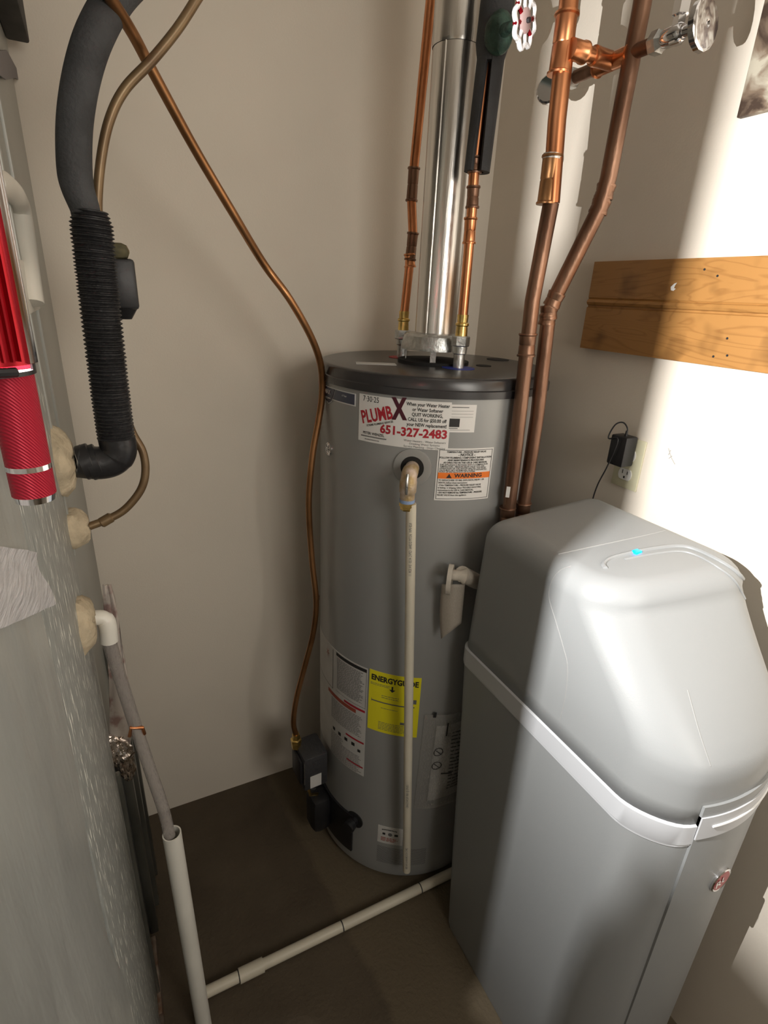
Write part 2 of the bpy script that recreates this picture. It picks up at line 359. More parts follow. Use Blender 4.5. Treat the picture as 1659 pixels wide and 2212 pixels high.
lid = link('lid', axial((TX, TY, 0), (0, 0, 1), [(1.415, TR + .001), (1.4135, TR + .0045), (1.428, TR + .0045), (1.430, TR + .001), (1.447, TR), (1.4515, TR - .003), (1.453, TR - .008)], 128), wh, 'lid')
# lid details
def disc(c, r, z, m, name, parent, ry=None, n=32, h=0.001, label=None):
    bm = bmesh.new(); ry = ry or r
    a = [bm.verts.new((c[0] + r * math.cos(2 * PI * k / n), c[1] + ry * math.sin(2 * PI * k / n), z)) for k in range(n)]
    b = [bm.verts.new((v.co.x, v.co.y, z + h)) for v in a]
    bm.faces.new(b)
    for k in range(n): bm.faces.new((a[k], a[(k + 1) % n], b[(k + 1) % n], b[k]))
    return link(name, todata(bm), parent, m, label=label)
HOT, COLD = (0.674, 1.251), (0.709, 1.046)
FX, FY = 0.706, 1.151
disc(HOT, 0.033, TZ, mat('red gasket', (0.35, 0.02, 0.03), 0.5), 'port_ring', lid, label='red port ring')
disc(COLD, 0.037, TZ, mat('blue gasket', (0.02, 0.04, 0.30), 0.5), 'port_ring', lid, label='blue port ring')
disc((FX, FY), 0.085, TZ, 'blackmatt', 'flue_collar', lid, h=0.006)
disc((0.927, 1.187), 0.029, TZ, 'blackmatt', 'lid_hole', lid, label='black oval hole in lid')
disc((0.800, 1.075), 0.018, TZ, 'blackmatt', 'lid_hole', lid)
pl = onz(812, 786, TZ); link('lid_label', obox((pl.x, pl.y, TZ + .0006), (0.93, -0.36, 0), (0.36, 0.93, 0), (0, 0, 1), 0.09, 0.035, 0.001), lid, 'paper', label='pale rectangular label on lid')
# draft hood on four legs
hood = link('draft_hood', axial((FX, FY, 0), (0, 0, 1), [(1.486, .074), (1.4835, .078), (1.490, .0785), (1.5135, .073), (1.519, .067), (1.521, .049)], 64), wh, 'galv', autos=25)
for k in range(4):
    a = math.radians(238 + 90 * k); ex, ey = math.cos(a), math.sin(a)
    link('hood_leg', obox((FX + .066 * ex, FY + .066 * ey, 1.470), (-ey, ex, 0), (ex, ey, 0), (0, 0, 1), 0.013, 0.002, 0.036), wh, 'galv')
# stickers ---------------------------------------------------------
def sticker(name, a0, a1, z0, z1, m, label, h=0.0008, nu=24):
    return link(name, patch(CF, ua(a0), ua(a1), z0, z1, nu, 1, h), wh, m, label=label)
STUFF = {'lettering', 'small_lettering', 'fine_print', 'printed_lines', 'black_bars', 'red_bars', 'pictograms', 'border', 'flame_picture', 'arrow', 'phone_number', 'prohibition_sign'}
def inner(par, name, me, m, label=None): return link(name, me, par, m, smooth=False, label=label, kind='stuff' if name in STUFF else None)
T1 = 0.0012
st = sticker('sticker', -154.6, -112.6, 1.309, 1.407, 'white', 'white plumber business sticker with red phone number')
u0, u1 = ua(-154.6), ua(-112.6); W = u1 - u0
inner(st, 'lettering', text_mesh([('PLUMB', u0 + .0435, 1.3675, .037, 'CENTER', .03, .27, .66)], CF, T1), 'printr', label='red slanted lettering')
inner(st, 'lettering', text_mesh([('X', u0 + .0940, 1.3850, .058, 'CENTER', .05, .06, .62)], CF, T1 + .0002), 'printd', label='dark maroon X')
inner(st, 'phone_number', text_mesh([('651-327-2483', u0 + .1245, 1.3410, .0245, 'CENTER', .035, 0, 1.02)], CF, T1), 'printr', label='red phone number')
bt = [(t_, u0 + .1515, 1.3990 - .0102 * k_, .0098) for k_, t_ in enumerate(('When your Water Heater', 'or Water Softener', 'QUIT WORKING,', 'CALL US for $50.00 off', 'your NEW replacement!'))]
bt = [b + ('CENTER', .022, 0, .82) for b in bt]
bt += [('XTREME PLUMBING SERVICES', u0 + .052, 1.3515, .0056, 'CENTER', .02, .27, .86), ('PETER WENZEL', u0 + .0385, 1.3275, .0078, 'CENTER', .02, 0, .95),
       ('7·30·25', u0 + .030, 1.3985, .016, 'CENTER', .0, 0, .82)]
inner(st, 'small_lettering', text_mesh(bt, CF, T1), 'print')
inner(st, 'fine_print', text_mesh([('Water Heaters - Water Softeners', u0 + .150, 1.3245, .0062), ('Drinking Water Systems', u0 + .150, 1.3185, .0062), ('Service Plumbing - Drain Cleaning', u0 + .150, 1.3125, .0062)], CF, T1), 'printg')
inner(st, 'printed_lines', rects([(u0 + .008 + .0031 * i, 1.3195, u0 + .0103 + .0031 * i, 1.3222) for i in range(20)] + [(u0 + .018 + .003 * i, 1.3135, u0 + .020 + .003 * i, 1.3155) for i in range(12)], CF, T1), 'printg')
# small label behind
s2 = sticker('label', -113, -101.6, 1.347, 1.403, 'white', 'small white label with black picture right of business sticker', h=.0005)
v0 = ua(-113)
inner(s2, 'printed_lines', rects([(v0 + .003, 1.397, v0 + .038, 1.3985), (v0 + .003, 1.390, v0 + .048, 1.3905), (v0 + .003, 1.384, v0 + .048, 1.3845), (v0 + .003, 1.378, v0 + .048, 1.3785), (v0 + .002, 1.3515, v0 + .044, 1.3522), (v0 + .0, 1.3545, v0 + .018, 1.356)], CF, .0009), 'printg')
inner(s2, 'picture', patch(CF, v0, v0 + .021, 1.358, 1.375, 4, 1, .001), 'print', label='black picture block')
# notice / warning label
s3 = sticker('label', -116.8, -90.8, 1.200, 1.3135, 'white', 'white notice label with orange warning bar', h=.0009)
a0, a1 = ua(-116.8), ua(-90.8); am = (a0 + a1) / 2
inner(s3, 'border', rects([(a0 + .003, 1.203, a1 - .003, 1.204), (a0 + .003, 1.3095, a1 - .003, 1.3105), (a0 + .003, 1.203, a0 + .004, 1.3105), (a1 - .004, 1.203, a1 - .003, 1.3105)], CF, .0013), 'print')
wb = inner(s3, 'warning_bar', patch(CF, a0 + .004, a1 - .004, 1.2485, 1.2615, 10, 1, .0014), 'orange', label='orange bar reading WARNING')
tl = [('TEMPERATURE - PRESSURE RELIEF VALVE', am, 1.3060, .0050), ('- NOTICE -', am, 1.3000, .0080), ('FOLLOW PLUMBING COMPONENT INSTALLATION', am, 1.2938, .0052), ('AND MAINTENANCE PROCEDURES', am, 1.2885, .0052), ('AS DIRECTED IN THE USE & CARE MANUAL', am, 1.2832, .0052)]
tl = [t + ('CENTER', .025, 0, .95) for t in tl]
tl += [('THIS APPLIANCE IS PROVIDED WITH A COMBINATION', a0 + .006, 1.2785, .0046, 'LEFT', .01, 0, .93), ('TEMPERATURE - PRESSURE RELIEF VALVE. FOR SAFE', a0 + .006, 1.2747, .0046, 'LEFT', .01, 0, .93), ('OPERATION OF THE WATER HEATER, THE RELIEF', a0 + .006, 1.2709, .0046, 'LEFT', .01, 0, 1.0), ('VALVE MUST NOT BE REMOVED FROM ITS DESIGNATED', a0 + .006, 1.2671, .0046, 'LEFT', .01, 0, .9), ('POINT OF INSTALLATION OR PLUGGED.', a0 + .006, 1.2634, .0046, 'LEFT', .01, 0, .93),
       ('TO REDUCE RISK OF FIRE, EXPLOSION, INJURY, OR', a0 + .006, 1.2450, .0050, 'LEFT', .015, 0, .88), ('DEATH, follow these instructions:', a0 + .006, 1.2395, .0050, 'LEFT', .015, 0, .9), ('- If the TEMPERATURE - PRESSURE RELIEF VALVE', a0 + .006, 1.2340, .0050, 'LEFT', .015, 0, .9), ('is leaking, or dripping, follow TROUBLE SHOOTING', a0 + .006, 1.2285, .0050, 'LEFT', .015, 0, .88), ('instructions in the USE & CARE MANUAL.', a0 + .006, 1.2230, .0050, 'LEFT', .015, 0, .9), ('- DO NOT REMOVE the TEMPERATURE - PRESSURE', a0 + .006, 1.2175, .0050, 'LEFT', .03, 0, .88), ('RELIEF VALVE from this appliance.', a0 + .006, 1.2120, .0050, 'LEFT', .015, 0, .9),
       ('WARNING', am + .008, 1.2550, .0115, 'CENTER', .03, 0, 1.1)]
inner(s3, 'lettering', text_mesh(tl, CF, .0017), 'print')
bm = bmesh.new(); tr = [bm.verts.new(CF(am - .034 + dx, 1.2500 + dz, .0017)) for dx, dz in ((-.006, 0), (.006, 0), (0, .0095))]; bm.faces.new(tr); inner(s3, 'warning_triangle', todata(bm), 'print')
# brand badge strip upper left
s4 = sticker('badge', 172, -157 + 0, 1.366, 1.404, 'white', 'dark badge ending in MAX at upper left of tank', h=.0005) if False else link('badge', patch(CF, ua(-190), ua(-156.8), 1.378, 1.4045, 20, 1, .0006), wh, 'printw', label='dark badge ending in MAX at upper left of tank')
inner(s4, 'badge_field', patch(CF, ua(-189), ua(-157.5), 1.3805, 1.4025, 20, 1, .0010), 'navy')
bm = bmesh.new()
pp = [(ua(-190), 1.404), (ua(-171), 1.4045), (ua(-174.5), 1.374), (ua(-178), 1.366), (ua(-190), 1.376)]
bm.faces.new([bm.verts.new(CF(u, v, .0014)) for u, v in pp]); inner(s4, 'shield', todata(bm), 'printw', label='pale shield outline')
bm = bmesh.new()
pp = [(ua(-190), 1.4025), (ua(-172), 1.403), (ua(-175), 1.3755), (ua(-178), 1.3685), (ua(-190), 1.378)]
bm.faces.new([bm.verts.new(CF(u, v, .0018)) for u, v in pp]); inner(s4, 'shield', todata(bm), 'navy')
inner(s4, 'lettering', text_mesh([('MAX', ua(-179.5), 1.3925, .0145, 'CENTER', .02, 0, 1.0), ('6 Year', ua(-164), 1.395, .006, 'CENTER', .01, 0, 1.0)], CF, .0022), 'printw')
# round badge
rb = link('round_badge', axial(CF(ua(-178), 1.262, -.001), CF(ua(-178), 1.262, 1) - CF(ua(-178), 1.262, 0), [(0, .0155), (.003, .0155), (.004, .0145), (.004, .0135), (.003, .0128), (.003, .0)], 32, cap=False), wh, 'chrome', label='round chrome rimmed emblem with GE letters')
inner(rb, 'lettering', text_mesh([('GE', ua(-178), 1.262, .018, 'CENTER', 0, 0, 1)], CF, .0045), 'print')
# relief valve
tpA = math.radians(-127.4); n = Vector((math.cos(tpA), math.sin(tpA), 0)); tz = 1.268
vc = Vector((TX, TY, tz)) + n * TR
link('valve_gasket', axial(vc - n * .002, n, [(0, .040), (.0035, .040), (.0045, .037), (.0045, .024), (.003, .023)], 40, cap=False), wh, mat('foam gasket', (0.30, 0.30, 0.29), 0.8))
link('valve_recess', axial(vc - n * .001, n, [(0, .0245), (.0042, .0245)], 32), wh, 'blackmatt')
rv = link('relief_valve', tube(smoothpath([vc - n * .002, vc + n * .02, vc + n * .040 + Vector((0, 0, -.004)), vc + n * .048 + Vector((0, 0, -.018)), vc + n * .049 + Vector((0, 0, -.040)), vc + n * .049 + Vector((0, 0, -.058))], 5), [0.015] * 6 + [.0165] * 8 + [.0175] * 6 + [.015] * 6, 20), wh, mat('calcified brass', (0.62, 0.52, 0.46), 0.5, metal=0.4, vscale=50, col2=(0.42, 0.30, 0.14), bump=0.3), label='brass elbow relief valve with pale scale')
link('valve_lever', tube([vc + n * .062 + Vector((0, 0, .004)), vc + n * .068 + Vector((0, 0, -.004)), vc + n * .0675 + Vector((0, 0, -.03)), vc + n * .064 + Vector((0, 0, -.036))], .003, 8), rv, 'galv')
link('valve_tag', axial(vc + n * .049 + Vector((0, 0, -.052)), (0, 0, -1), [(0, .0158), (.007, .0158)], 24), rv, mat('blue band', (0.25, 0.35, 0.55), 0.5), label='blue band on valve outlet')
link('hex_nut', axial(vc + n * .049 + Vector((0, 0, -.058)), (0, 0, -1), [(0, .0155), (.010, .0158), (.012, .013), (.016, .0135), (.018, .0120)], 6), rv, 'brass')
pt, pb = atr(888, 1088, 1.035), atr(878.5, 1880, 1.035)
dt = link('discharge_tube', axial(pt, pb - pt, [(0, .0108), ((pb - pt).length, .0108)], 24), wh, 'pvc', label='cream plastic discharge tube down the front of the tank')
link('tube_bore', axial(pb, pb - pt, [(-.001, .0085), (.0006, .0085)], 20), dt, 'blackmatt')
# printed codes on the tube, facing camera
tdir = (pb - pt).normalized(); vw = (EYE - pt); vw = Vector((vw.x, vw.y, 0)).normalized(); sd = tdir.cross(vw).normalized()
TW = ((pb - pt).length)
def TF(u, v, h):   # u along the tube, v around
    a = v / .0108; return pt + tdir * u + (.0108 + h) * (math.cos(a) * vw + math.sin(a) * sd)
inner(dt, 'lettering', text_mesh([('NSF-PW  ASTM D2846  CPVC 4120  3/4 SDR 11', .10, 0.0, .0085, 'CENTER', 0, 0, .72), ('100 PSI @ 180F  FLOWGUARD', .80, 0.0, .0085, 'CENTER', 0, 0, .72), ('CPVC 4120 DRINKING WATER', 1.03, 0.0, .0085, 'CENTER', 0, 0, .72)], TF, .0004), 'printg')
# big information label, yellow label
s5 = link('label', patch(CF, ua(-215), ua(-144.4), .372, .732, 40, 1, .0007), wh, 'paper', label='large pale instruction label with red bars on lower left of tank')
b0, b1 = ua(-215), ua(-144.4)
q0 = ua(-167.5)
inner(s5, 'black_bars', rects([(q0, .7185, b1 - .002, .7285), (b1 - .0028, .60, b1 - .002, .722), (ua(-171.0), .60, ua(-170.6), .737 - .01), (ua(-200), .599, ua(-170.6), .6005), (q0, .605, b1 - .002, .6058)], CF, .0012), 'print')
inner(s5, 'red_bars', rects([(ua(-160), .5905, b1 - .003, .5975), (ua(-158), .484, b1 - .003, .490), (ua(-157), .3985, b1 - .003, .4035)], CF, .0012), 'printr')
inner(s5, 'rust_bar', rects([(ua(-176), .5760, ua(-151), .5880)], CF, .0012), 'prints', label='rust red bar')
fp = fineprint(q0 + .004, b1 - .008, .615, .713, .0045, .0020) + fineprint(ua(-172), b1 - .008, .500, .570, .0050, .0020) + fineprint(ua(-172), b1 - .006, .375, .435, .0048, .0018) + fineprint(ua(-172), ua(-160), .437, .455, .005, .0018)
inner(s5, 'printed_lines', rects(fp, CF, .0011), 'printg')
ic = [(ua(-170 + 5.5 * i), .462, ua(-170 + 5.5 * i) + .011, .473) for i in range(4)] + [(ua(-149), .450, ua(-149) + .009, .459)]
inner(s5, 'pictograms', rects(ic, CF, .0012), 'print')
bm = bmesh.new()
for k in range(7):
    a = 2 * PI * k / 7; c = (ua(-177), .700)
    bm.faces.new([bm.verts.new(CF(c[0] + r * math.cos(a + d), c[1] + r * math.sin(a + d) * 1.5, .0012)) for r, d in ((.002, -.5), (.013, 0), (.002, .5))])
inner(s5, 'flame_picture', todata(bm), 'prints', label='red flame picture')
s6 = sticker('energy_label', -143.2, -115.3, .548, .735, 'yellow', 'yellow energy label with black heading', h=.0009)
y0, y1 = ua(-143.2), ua(-115.3)
inner(s6, 'lettering', text_mesh([('ENERGYGUIDE', (y0 + y1) / 2, .7145, .0225, 'CENTER', .04, 0, .80)], CF, .0014), 'print')
bm = bmesh.new()
for pts in (((-.002, .70), (.002, .70), (.002, .688), (-.002, .688)), ((-.008, .690), (.008, .690), (0, .682))):
    bm.faces.new([bm.verts.new(CF((y0 + y1) / 2 + p[0] - .004, p[1], .0014)) for p in pts])
inner(s6, 'arrow', todata(bm), 'print')
inner(s6, 'printed_lines', rects([(y0 + .008, .6425, y1 - .012, .6460), (y0 + .008, .640, y0 + .009, .650), (y1 - .016, .655, y1 - .008, .668), (y1 - .045, .585, y1 - .022, .593)] + fineprint(y0 + .004, y0 + .06, .690, .699, .004, .0014) + fineprint(y0 + .035, y1 - .05, .655, .667, .006, .0015) + fineprint(y0 + .03, y1 - .03, .555, .582, .0045, .0016) + fineprint(y0 + .035, y1 - .05, .622, .628, .006, .0015), CF, .0014), 'printg')
s7 = sticker('label', -133.6, -118.4, .148, .214, 'paper', 'small pale label near the foot of the tank', h=.0008)
c0, c1 = ua(-133.6), ua(-118.4)
inner(s7, 'printed_lines', rects(fineprint(c0 + .010, c1 - .012, .153, .172, .0055, .0028), CF, .0012), 'prints')
inner(s7, 'lettering', text_mesh([('ENVIRO MERCURY', (c0 + c1) / 2, .204, .008, 'CENTER', .02, 0, .95), ('TESTED', (c0 + c1) / 2, .186, .012, 'CENTER', 0, 0, .9)], CF, .0012) if False else rects([(c0 + .012 + .004 * i, .201 - .00045 * (i - 5) ** 2 * .2, c0 + .0145 + .004 * i, .206 - .00045 * (i - 5) ** 2 * .2) for i in range(11)] + [(c0 + .014, .182, c0 + .022, .190), (c0 + .048, .182, c0 + .058, .190)], CF, .0012), 'print')
inner(s7, 'round_stamp', axial(CF((c0 + c1) / 2, .186, .0006), CF(0 + (c0 + c1) / 2, .186, 1) - CF((c0 + c1) / 2, .186, 0), [(0, .006), (.0008, .006)], 20), 'printg')
# air intake screen: rows of tiny holes joined
sc = []
for i in range(34):
    for j in range(16):
        sc.append((ua(-133.5) + i * .0042 + (j % 2) * .0021, .068 + j * .0042, ua(-133.5) + i * .0042 + .0018 + (j % 2) * .0021, .0700 + j * .0042))
o = link('intake_holes', rects(sc, CF, .0004), wh, 'blackmatt', smooth=False, kind='stuff')
# document pouch taped on the tank
def PF(u, v, h):
    b = .003 + .010 * max(0, math.sin(PI * min(1, max(0, (u - ua(-113)) / (ua(-80) - ua(-113)))))) * (0.6 + .6 * noise.noise(Vector((u * 18, v * 14, 2))))
    return CF(u + (.02 * (v - .4) if u < ua(-105) else 0), v, h + b)
pz = patch(PF, ua(-113), ua(-80), .300, .625, 24, 30, 0)
po = link('document_pouch', pz, wh, 'poly', label='clear plastic pouch with folded manual taped to the tank')
link('manual', patch(PF, ua(-106), ua(-84), .330, .590, 16, 20, -.001), po, 'paper', label='folded printed manual inside pouch')
for zz in (.50, .452):
    bm = bmesh.new(); cu_, N_ = ua(-103), 28
    ii = [bm.verts.new(PF(cu_ + r * math.cos(2 * PI * k / N_), zz + r * math.sin(2 * PI * k / N_), .0012)) for k in range(N_) for r in (.0115, .0138)]
    for k in range(N_): a, b, c, d = ii[2 * k], ii[2 * k + 1], ii[(2 * k + 3) % (2 * N_)], ii[(2 * k + 2) % (2 * N_)]; bm.faces.new((a, b, c, d))
    q = [(-.009, .0075), (-.0075, .009), (.009, -.0075), (.0075, -.009)]; bm.faces.new([bm.verts.new(PF(cu_ + x, zz + y, .0013)) for x, y in q])
    inner(po, 'prohibition_sign', todata(bm), 'print', label='black barred circle sign')
inner(po, 'printed_lines', rects([(ua(-108.6), .617, ua(-107.0), .634), (ua(-100), .555, ua(-99.2), .60), (ua(-100), .42, ua(-94), .424)] + fineprint(ua(-96), ua(-86), .36, .56, .012, .003), PF, .0014), 'print')
# gas control valve, burner door, knob
ga = math.radians(-177); gn = Vector((math.cos(ga), math.sin(ga), 0)); gt = Vector((-gn.y, gn.x, 0))
gc = Vector((TX, TY, .325)) + gn * (TR + .045) + Vector((-.006, .008, 0))
gv = link('gas_valve', obox(gc, gt, gn, (0, 0, 1), .088, .074, .120, .008), wh, mat('grey black valve housing', (0.035, 0.035, 0.038), 0.5, bump=0.3, bscale=120), label='black gas control valve box at left foot of tank')
link('valve_front', obox(gc + gn * .040 + Vector((0, 0, .004)), gt, gn, (0, 0, 1), .066, .010, .085, .004), gv, 'black')
link('valve_trim', obox(gc + gt * .0445 + gn * .036 + Vector((0, 0, .01)), gt, gn, (0, 0, 1), .0015, .0015, .080), gv, 'galv')
link('code_label', obox(gc + gt * .0447 + gn * .002 + Vector((0, 0, -.030)), gt, gn, (0, 0, 1), .001, .034, .044), gv, 'paper', label='white square label on gas valve')
link('gas_fitting', axial(gc - gt * .020 + gn * .036 + Vector((0, 0, .054)), (0, 0, 1), [(0, .014), (.018, .014), (.020, .016), (.030, .016), (.032, .012), (.048, .0105)], 6), gv, 'brass')
for k in (-1, 1):
    link('valve_pipe', tube([gc + gt * (.016 * k + .012) + gn * .02 + Vector((0, 0, -.06)), gc + gt * (.014 * k + .012) + gn * .012 + Vector((0, 0, -.10)), gc + gt * .01 * k - gn * .02 + Vector((0, 0, -.13))], .0045, 8), gv, 'brass' if k > 0 else 'galv')
def DF(u, v, h): return CF(u, v, h)
bd = link('burner_door', patch(CF, ua(-200), ua(-150.5), .060, .205, 24, 4, .006), wh, 'black', label='black burner access door at foot of tank')
gb = Vector((TX, TY, .135)) + gn * (TR + .03)
link('burner_cover', obox(gb, gt, gn, (0, 0, 1), .078, .062, .13, .022), wh, 'black', label='rounded black plastic cover below gas valve')
kn = math.radians(-149.3); kd = Vector((math.cos(kn), math.sin(kn), 0)); kc = Vector((TX, TY, .192)) + kd * TR
link('drain_cock', axial(kc, kd, [(-.002, .013), (.012, .013), (.016, .017), (.030, .018), (.034, .014)], 20), wh, 'black', label='black round drain knob')
link('drain_recess', axial(kc - kd * .001, kd, [(0, .027), (.003, .027)], 28), wh, 'blackmatt')

# ================================================================== VENT PIPE
vp = thing('vent_pipe', (FX, FY, 1.524), 'shiny galvanized steel flue pipe rising from the heater lid', 'vent pipe')
r = .0475
def vline(z): return Vector((FX + .0 * (z - 1.5), FY, z))
link('pipe_section', axial((FX, FY, 1.518), (0, 0, 1), [(0, r), (.545, r)], 64, cap=False), vp, 'flue')
link('pipe_section', axial((FX, FY, 2.058), (0, 0, 1), [(0, r + .0012), (.006, r + .0022), (.10, r + .002)], 64, cap=False), vp, 'flue')
link('seam', tube([(FX - .0475 * .85, FY - .0475 * .53, 1.519), (FX - .0475 * .85, FY - .0475 * .53, 2.058)], .0022, 8), vp, 'flue', label='raised lock seam along flue')
link('elbow', axial((FX, FY, 2.145), (0.0, 0.0, 1), [(0, r + .001), (.003, r + .005), (.008, r + .001), (.012, r + .005), (.02, r + .001), (.05, r + .006), (.054, r + .009), (.12, r + .012), (.39, r + .012)], 64, cap=False), vp, 'flue', label='crimped upper vent section with ridges')

# ================================================================== COPPER WATER LINES
def fit(par, pts, r, m='cu', name='coupling', label=None):
    return coupling(pts[0], pts[1], r, parent=par, m=m, name=name, label=label)
def nipple(par, P0, z0):
    x, y = P0
    link('nipple', axial((x, y, TZ), (0, 0, 1), [(0, .0125), (.030, .0125), (.032, .0155), (z0 - TZ, .0155)], 24), par, 'galv')
    nb = axial((x, y, z0), (0, 0, 1), [(0, .0185), (.002, .020), (.020, .020), (.022, .0185)], 6)
    link('union_nut', nb, par, 'galv', autos=20)
    link('brass_fitting', axial((x, y, z0 + .022), (0, 0, 1), [(0, .0135), (.020, .0125), (.022, .0150), (.026, .0150), (.028, .0118), (.044, .0125)], 24), par, 'brass')
RC = .0106
hl = thing('hot_water_line', (HOT[0], HOT[1], TZ), 'copper hot water line left of the flue rising from the red port', 'copper pipe', 'copper water lines on the heater')
nipple(hl, HOT, 1.497)
H = math.hypot(*HOT)
hp = [Vector((HOT[0], HOT[1], 1.55)), atr(886, 560, H), atr(892, 505, H), atr(889, 432, H), atr(894, 365, H), atr(930, 5, H), atr(946, -160, H)]
link('tube', tube(hp, RC, 20), hl, 'cu')
for a, b, mm in ((1, 2, 'cud'), (3, 4, 'cud')):
    d = (hp[b] - hp[a]); coupling(hp[a] - d * .05, hp[b] + d * .05, RC, parent=hl, m=mm, name='elbow_fitting')
coupling(atr(886, 578, H), atr(885, 548, H), RC, parent=hl, m='cu')
cl = thing('cold_water_line', (COLD[0], COLD[1], TZ), 'copper cold water line right of the flue rising from the blue port', 'copper pipe', 'copper water lines on the heater')
nipple(cl, COLD, 1.500)
Hc = math.hypot(*COLD)
cp = [Vector((COLD[0], COLD[1], 1.55)), atr(1011, 555, Hc), atr(1019, 460, Hc), atr(1022, 405, Hc), atr(1026, 350, Hc), atr(1045, 190, Hc), atr(1068, -20, Hc), atr(1085, -170, Hc)]
link('tube', tube(cp, RC, 20), cl, 'cu')
coupling(atr(1013, 527, Hc), atr(1017, 470, Hc), RC, parent=cl, m='cu'); coupling(atr(1020, 450, Hc), atr(1023, 402, Hc), RC, parent=cl, m='cud', name='elbow_fitting'); coupling(atr(1025, 375, Hc), atr(1027, 338, Hc), RC, parent=cl, m='cud')
# slit foam sleeve on the cold line
fs = thing('foam_sleeve', tuple(atr(1030, 372, Hc)), 'black slit foam sleeve around the cold water line', 'pipe insulation')
b0_, b1_ = atr(1030, 372, Hc), atr(1062, 110, Hc)
dirv = (b1_ - b0_).normalized(); Ls = (b1_ - b0_).length
def sleeve(p, d, L, r0, r1, gap, face):
    bm = bmesh.new(); u = Vector((face[0], face[1], 0)).normalized(); u = (u - d * u.dot(d)).normalized(); v = d.cross(u); n_ = 28; sec = []
    for zz in (0, L * .5, L):
        g = gap * (1 - .55 * zz / L); ring = []
        for rr, seq in ((r1, range(n_ + 1)), (r0, range(n_, -1, -1))):
            for k in seq:
                a = g + (2 * PI - 2 * g) * k / n_; ring.append(bm.verts.new(p + d * zz + rr * (math.cos(a) * u + math.sin(a) * v)))
        sec.append(ring)
    for s0, s1 in zip(sec, sec[1:]):
        for k in range(len(s0)): bm.faces.new((s0[k], s0[(k + 1) % len(s0)], s1[(k + 1) % len(s0)], s1[k]))
    for s in (sec[0], sec[-1]):
        h_ = len(s)
        for k in range(n_): bm.faces.new((s[k], s[k + 1], s[h_ - 2 - k], s[h_ - 1 - k]))
    return todata(bm)
link('foam_tube', sleeve(b0_, dirv, Ls, .0135, .0255, .42, (-.62, -.75)), fs, 'foam')
p2 = b0_ + dirv * (Ls - .02)
link('foam_tube', axial(p2, dirv, [(0, .024), (.03, .031), (.09, .031), (.11, .027), (.35, .027)], 28), fs, 'foam', label='lumpy foam around valve body')
# gate valve body and hand wheel
gvp = atr(1078, 72, 1.235)
hv = thing('gate_valve', tuple(gvp), 'green bronze gate valve with red and white hand wheel beside the foam sleeve', 'valve')
wn = Vector((.42, -.9, -.05)).normalized()
bm = bmesh.new(); bmesh.ops.create_icosphere(bm, subdivisions=3, radius=.026)
for v in bm.verts: v.co = gvp + Vector((v.co.x, v.co.y, v.co.z * 1.25)) * (1 + .12 * noise.noise(v.co * 60))
link('valve_body', todata(bm), hv, 'bronze')
wc = atr(1133, 45, 1.15)
stem = (wc - gvp)
link('stem', tube([gvp, wc - wn * .004], [.012, .006], 12), hv, 'bronze')
wu, wv = frame(wn); R1 = .033
link('wheel_rim', tube([wc + (R1 + .0035 * math.cos(8 * 2 * PI * k / 64)) * (math.cos(2 * PI * k / 64) * wu + math.sin(2 * PI * k / 64) * wv) for k in range(64)], .0042, 8, closed=True), hv, 'printw', label='worn white rim with lobes')
link('wheel_hub', axial(wc - wn * .003, wn, [(0, .017), (.006, .017), (.008, .014)], 28), hv, mat('pinkish tag', (0.42, 0.30, 0.29), 0.5), label='round pinkish centre tag')
link('hub_nut', axial(wc + wn * .005, wn, [(0, .004), (.005, .004)], 6), hv, 'black')
for k in range(8):
    a = 2 * PI * (k + .5) / 8; d = math.cos(a) * wu + math.sin(a) * wv
    link('spoke', tube([wc + d * .014, wc + d * .034], .0036, 8), hv, 'redf' if k in (0, 3, 4, 7) else 'printw', label='red spoke' if k in (0, 3, 4, 7) else None)

# pipe one and two: 1 inch risers between heater and softener
RB = .0143
p1 = Vector((.729, .850, 0)); r1h = 1.138
rz = lambda x, y: ony(x, y, .85).z
m1 = thing('copper_riser', (p1.x, p1.y, .15), 'tall brown copper riser with bright tee, left of the pair by the softener', 'copper pipe', 'copper risers behind the softener')
x1 = ony(1098, 1110, .85)
def r1(px, py): return atr(px, py, r1h)
seg = [r1(1082, 1290), r1(1098, 1110), r1(1150, 650), r1(1190, 440)]
link('lower_tube', tube([Vector((seg[1].x, seg[1].y, .12)), seg[1], seg[2], seg[3]], RB, 24), m1, 'cud')
link('upper_tube', tube([seg[3], r1(1203, 260), r1(1215, 150), r1(1230, -10), r1(1243, -150)], RB + .001, 24), m1, 'cu')
coupling(r1(1180, 442), r1(1194, 335), RB + .0005, parent=m1, m='cug', name='coupling', label='long golden brown coupling')
link('joint', axial(r1(1193, 345), r1(1197, 325) - r1(1193, 345), [(0, RB + .003), (.008, RB + .003)], 24), m1, 'solder')
coupling(r1(1136, 770), r1(1141, 720), RB, parent=m1, m='cud')
coupling(r1(1094, 1135), r1(1097, 1095), RB, parent=m1, m='cud')
link('paper_tag', obox(r1(1100, 1058) + Vector((-.012, -.011, 0)), (.75, -.65, 0), (.65, .75, 0), (0, 0, 1), .008, .001, .024), m1, 'white', label='small white tag')
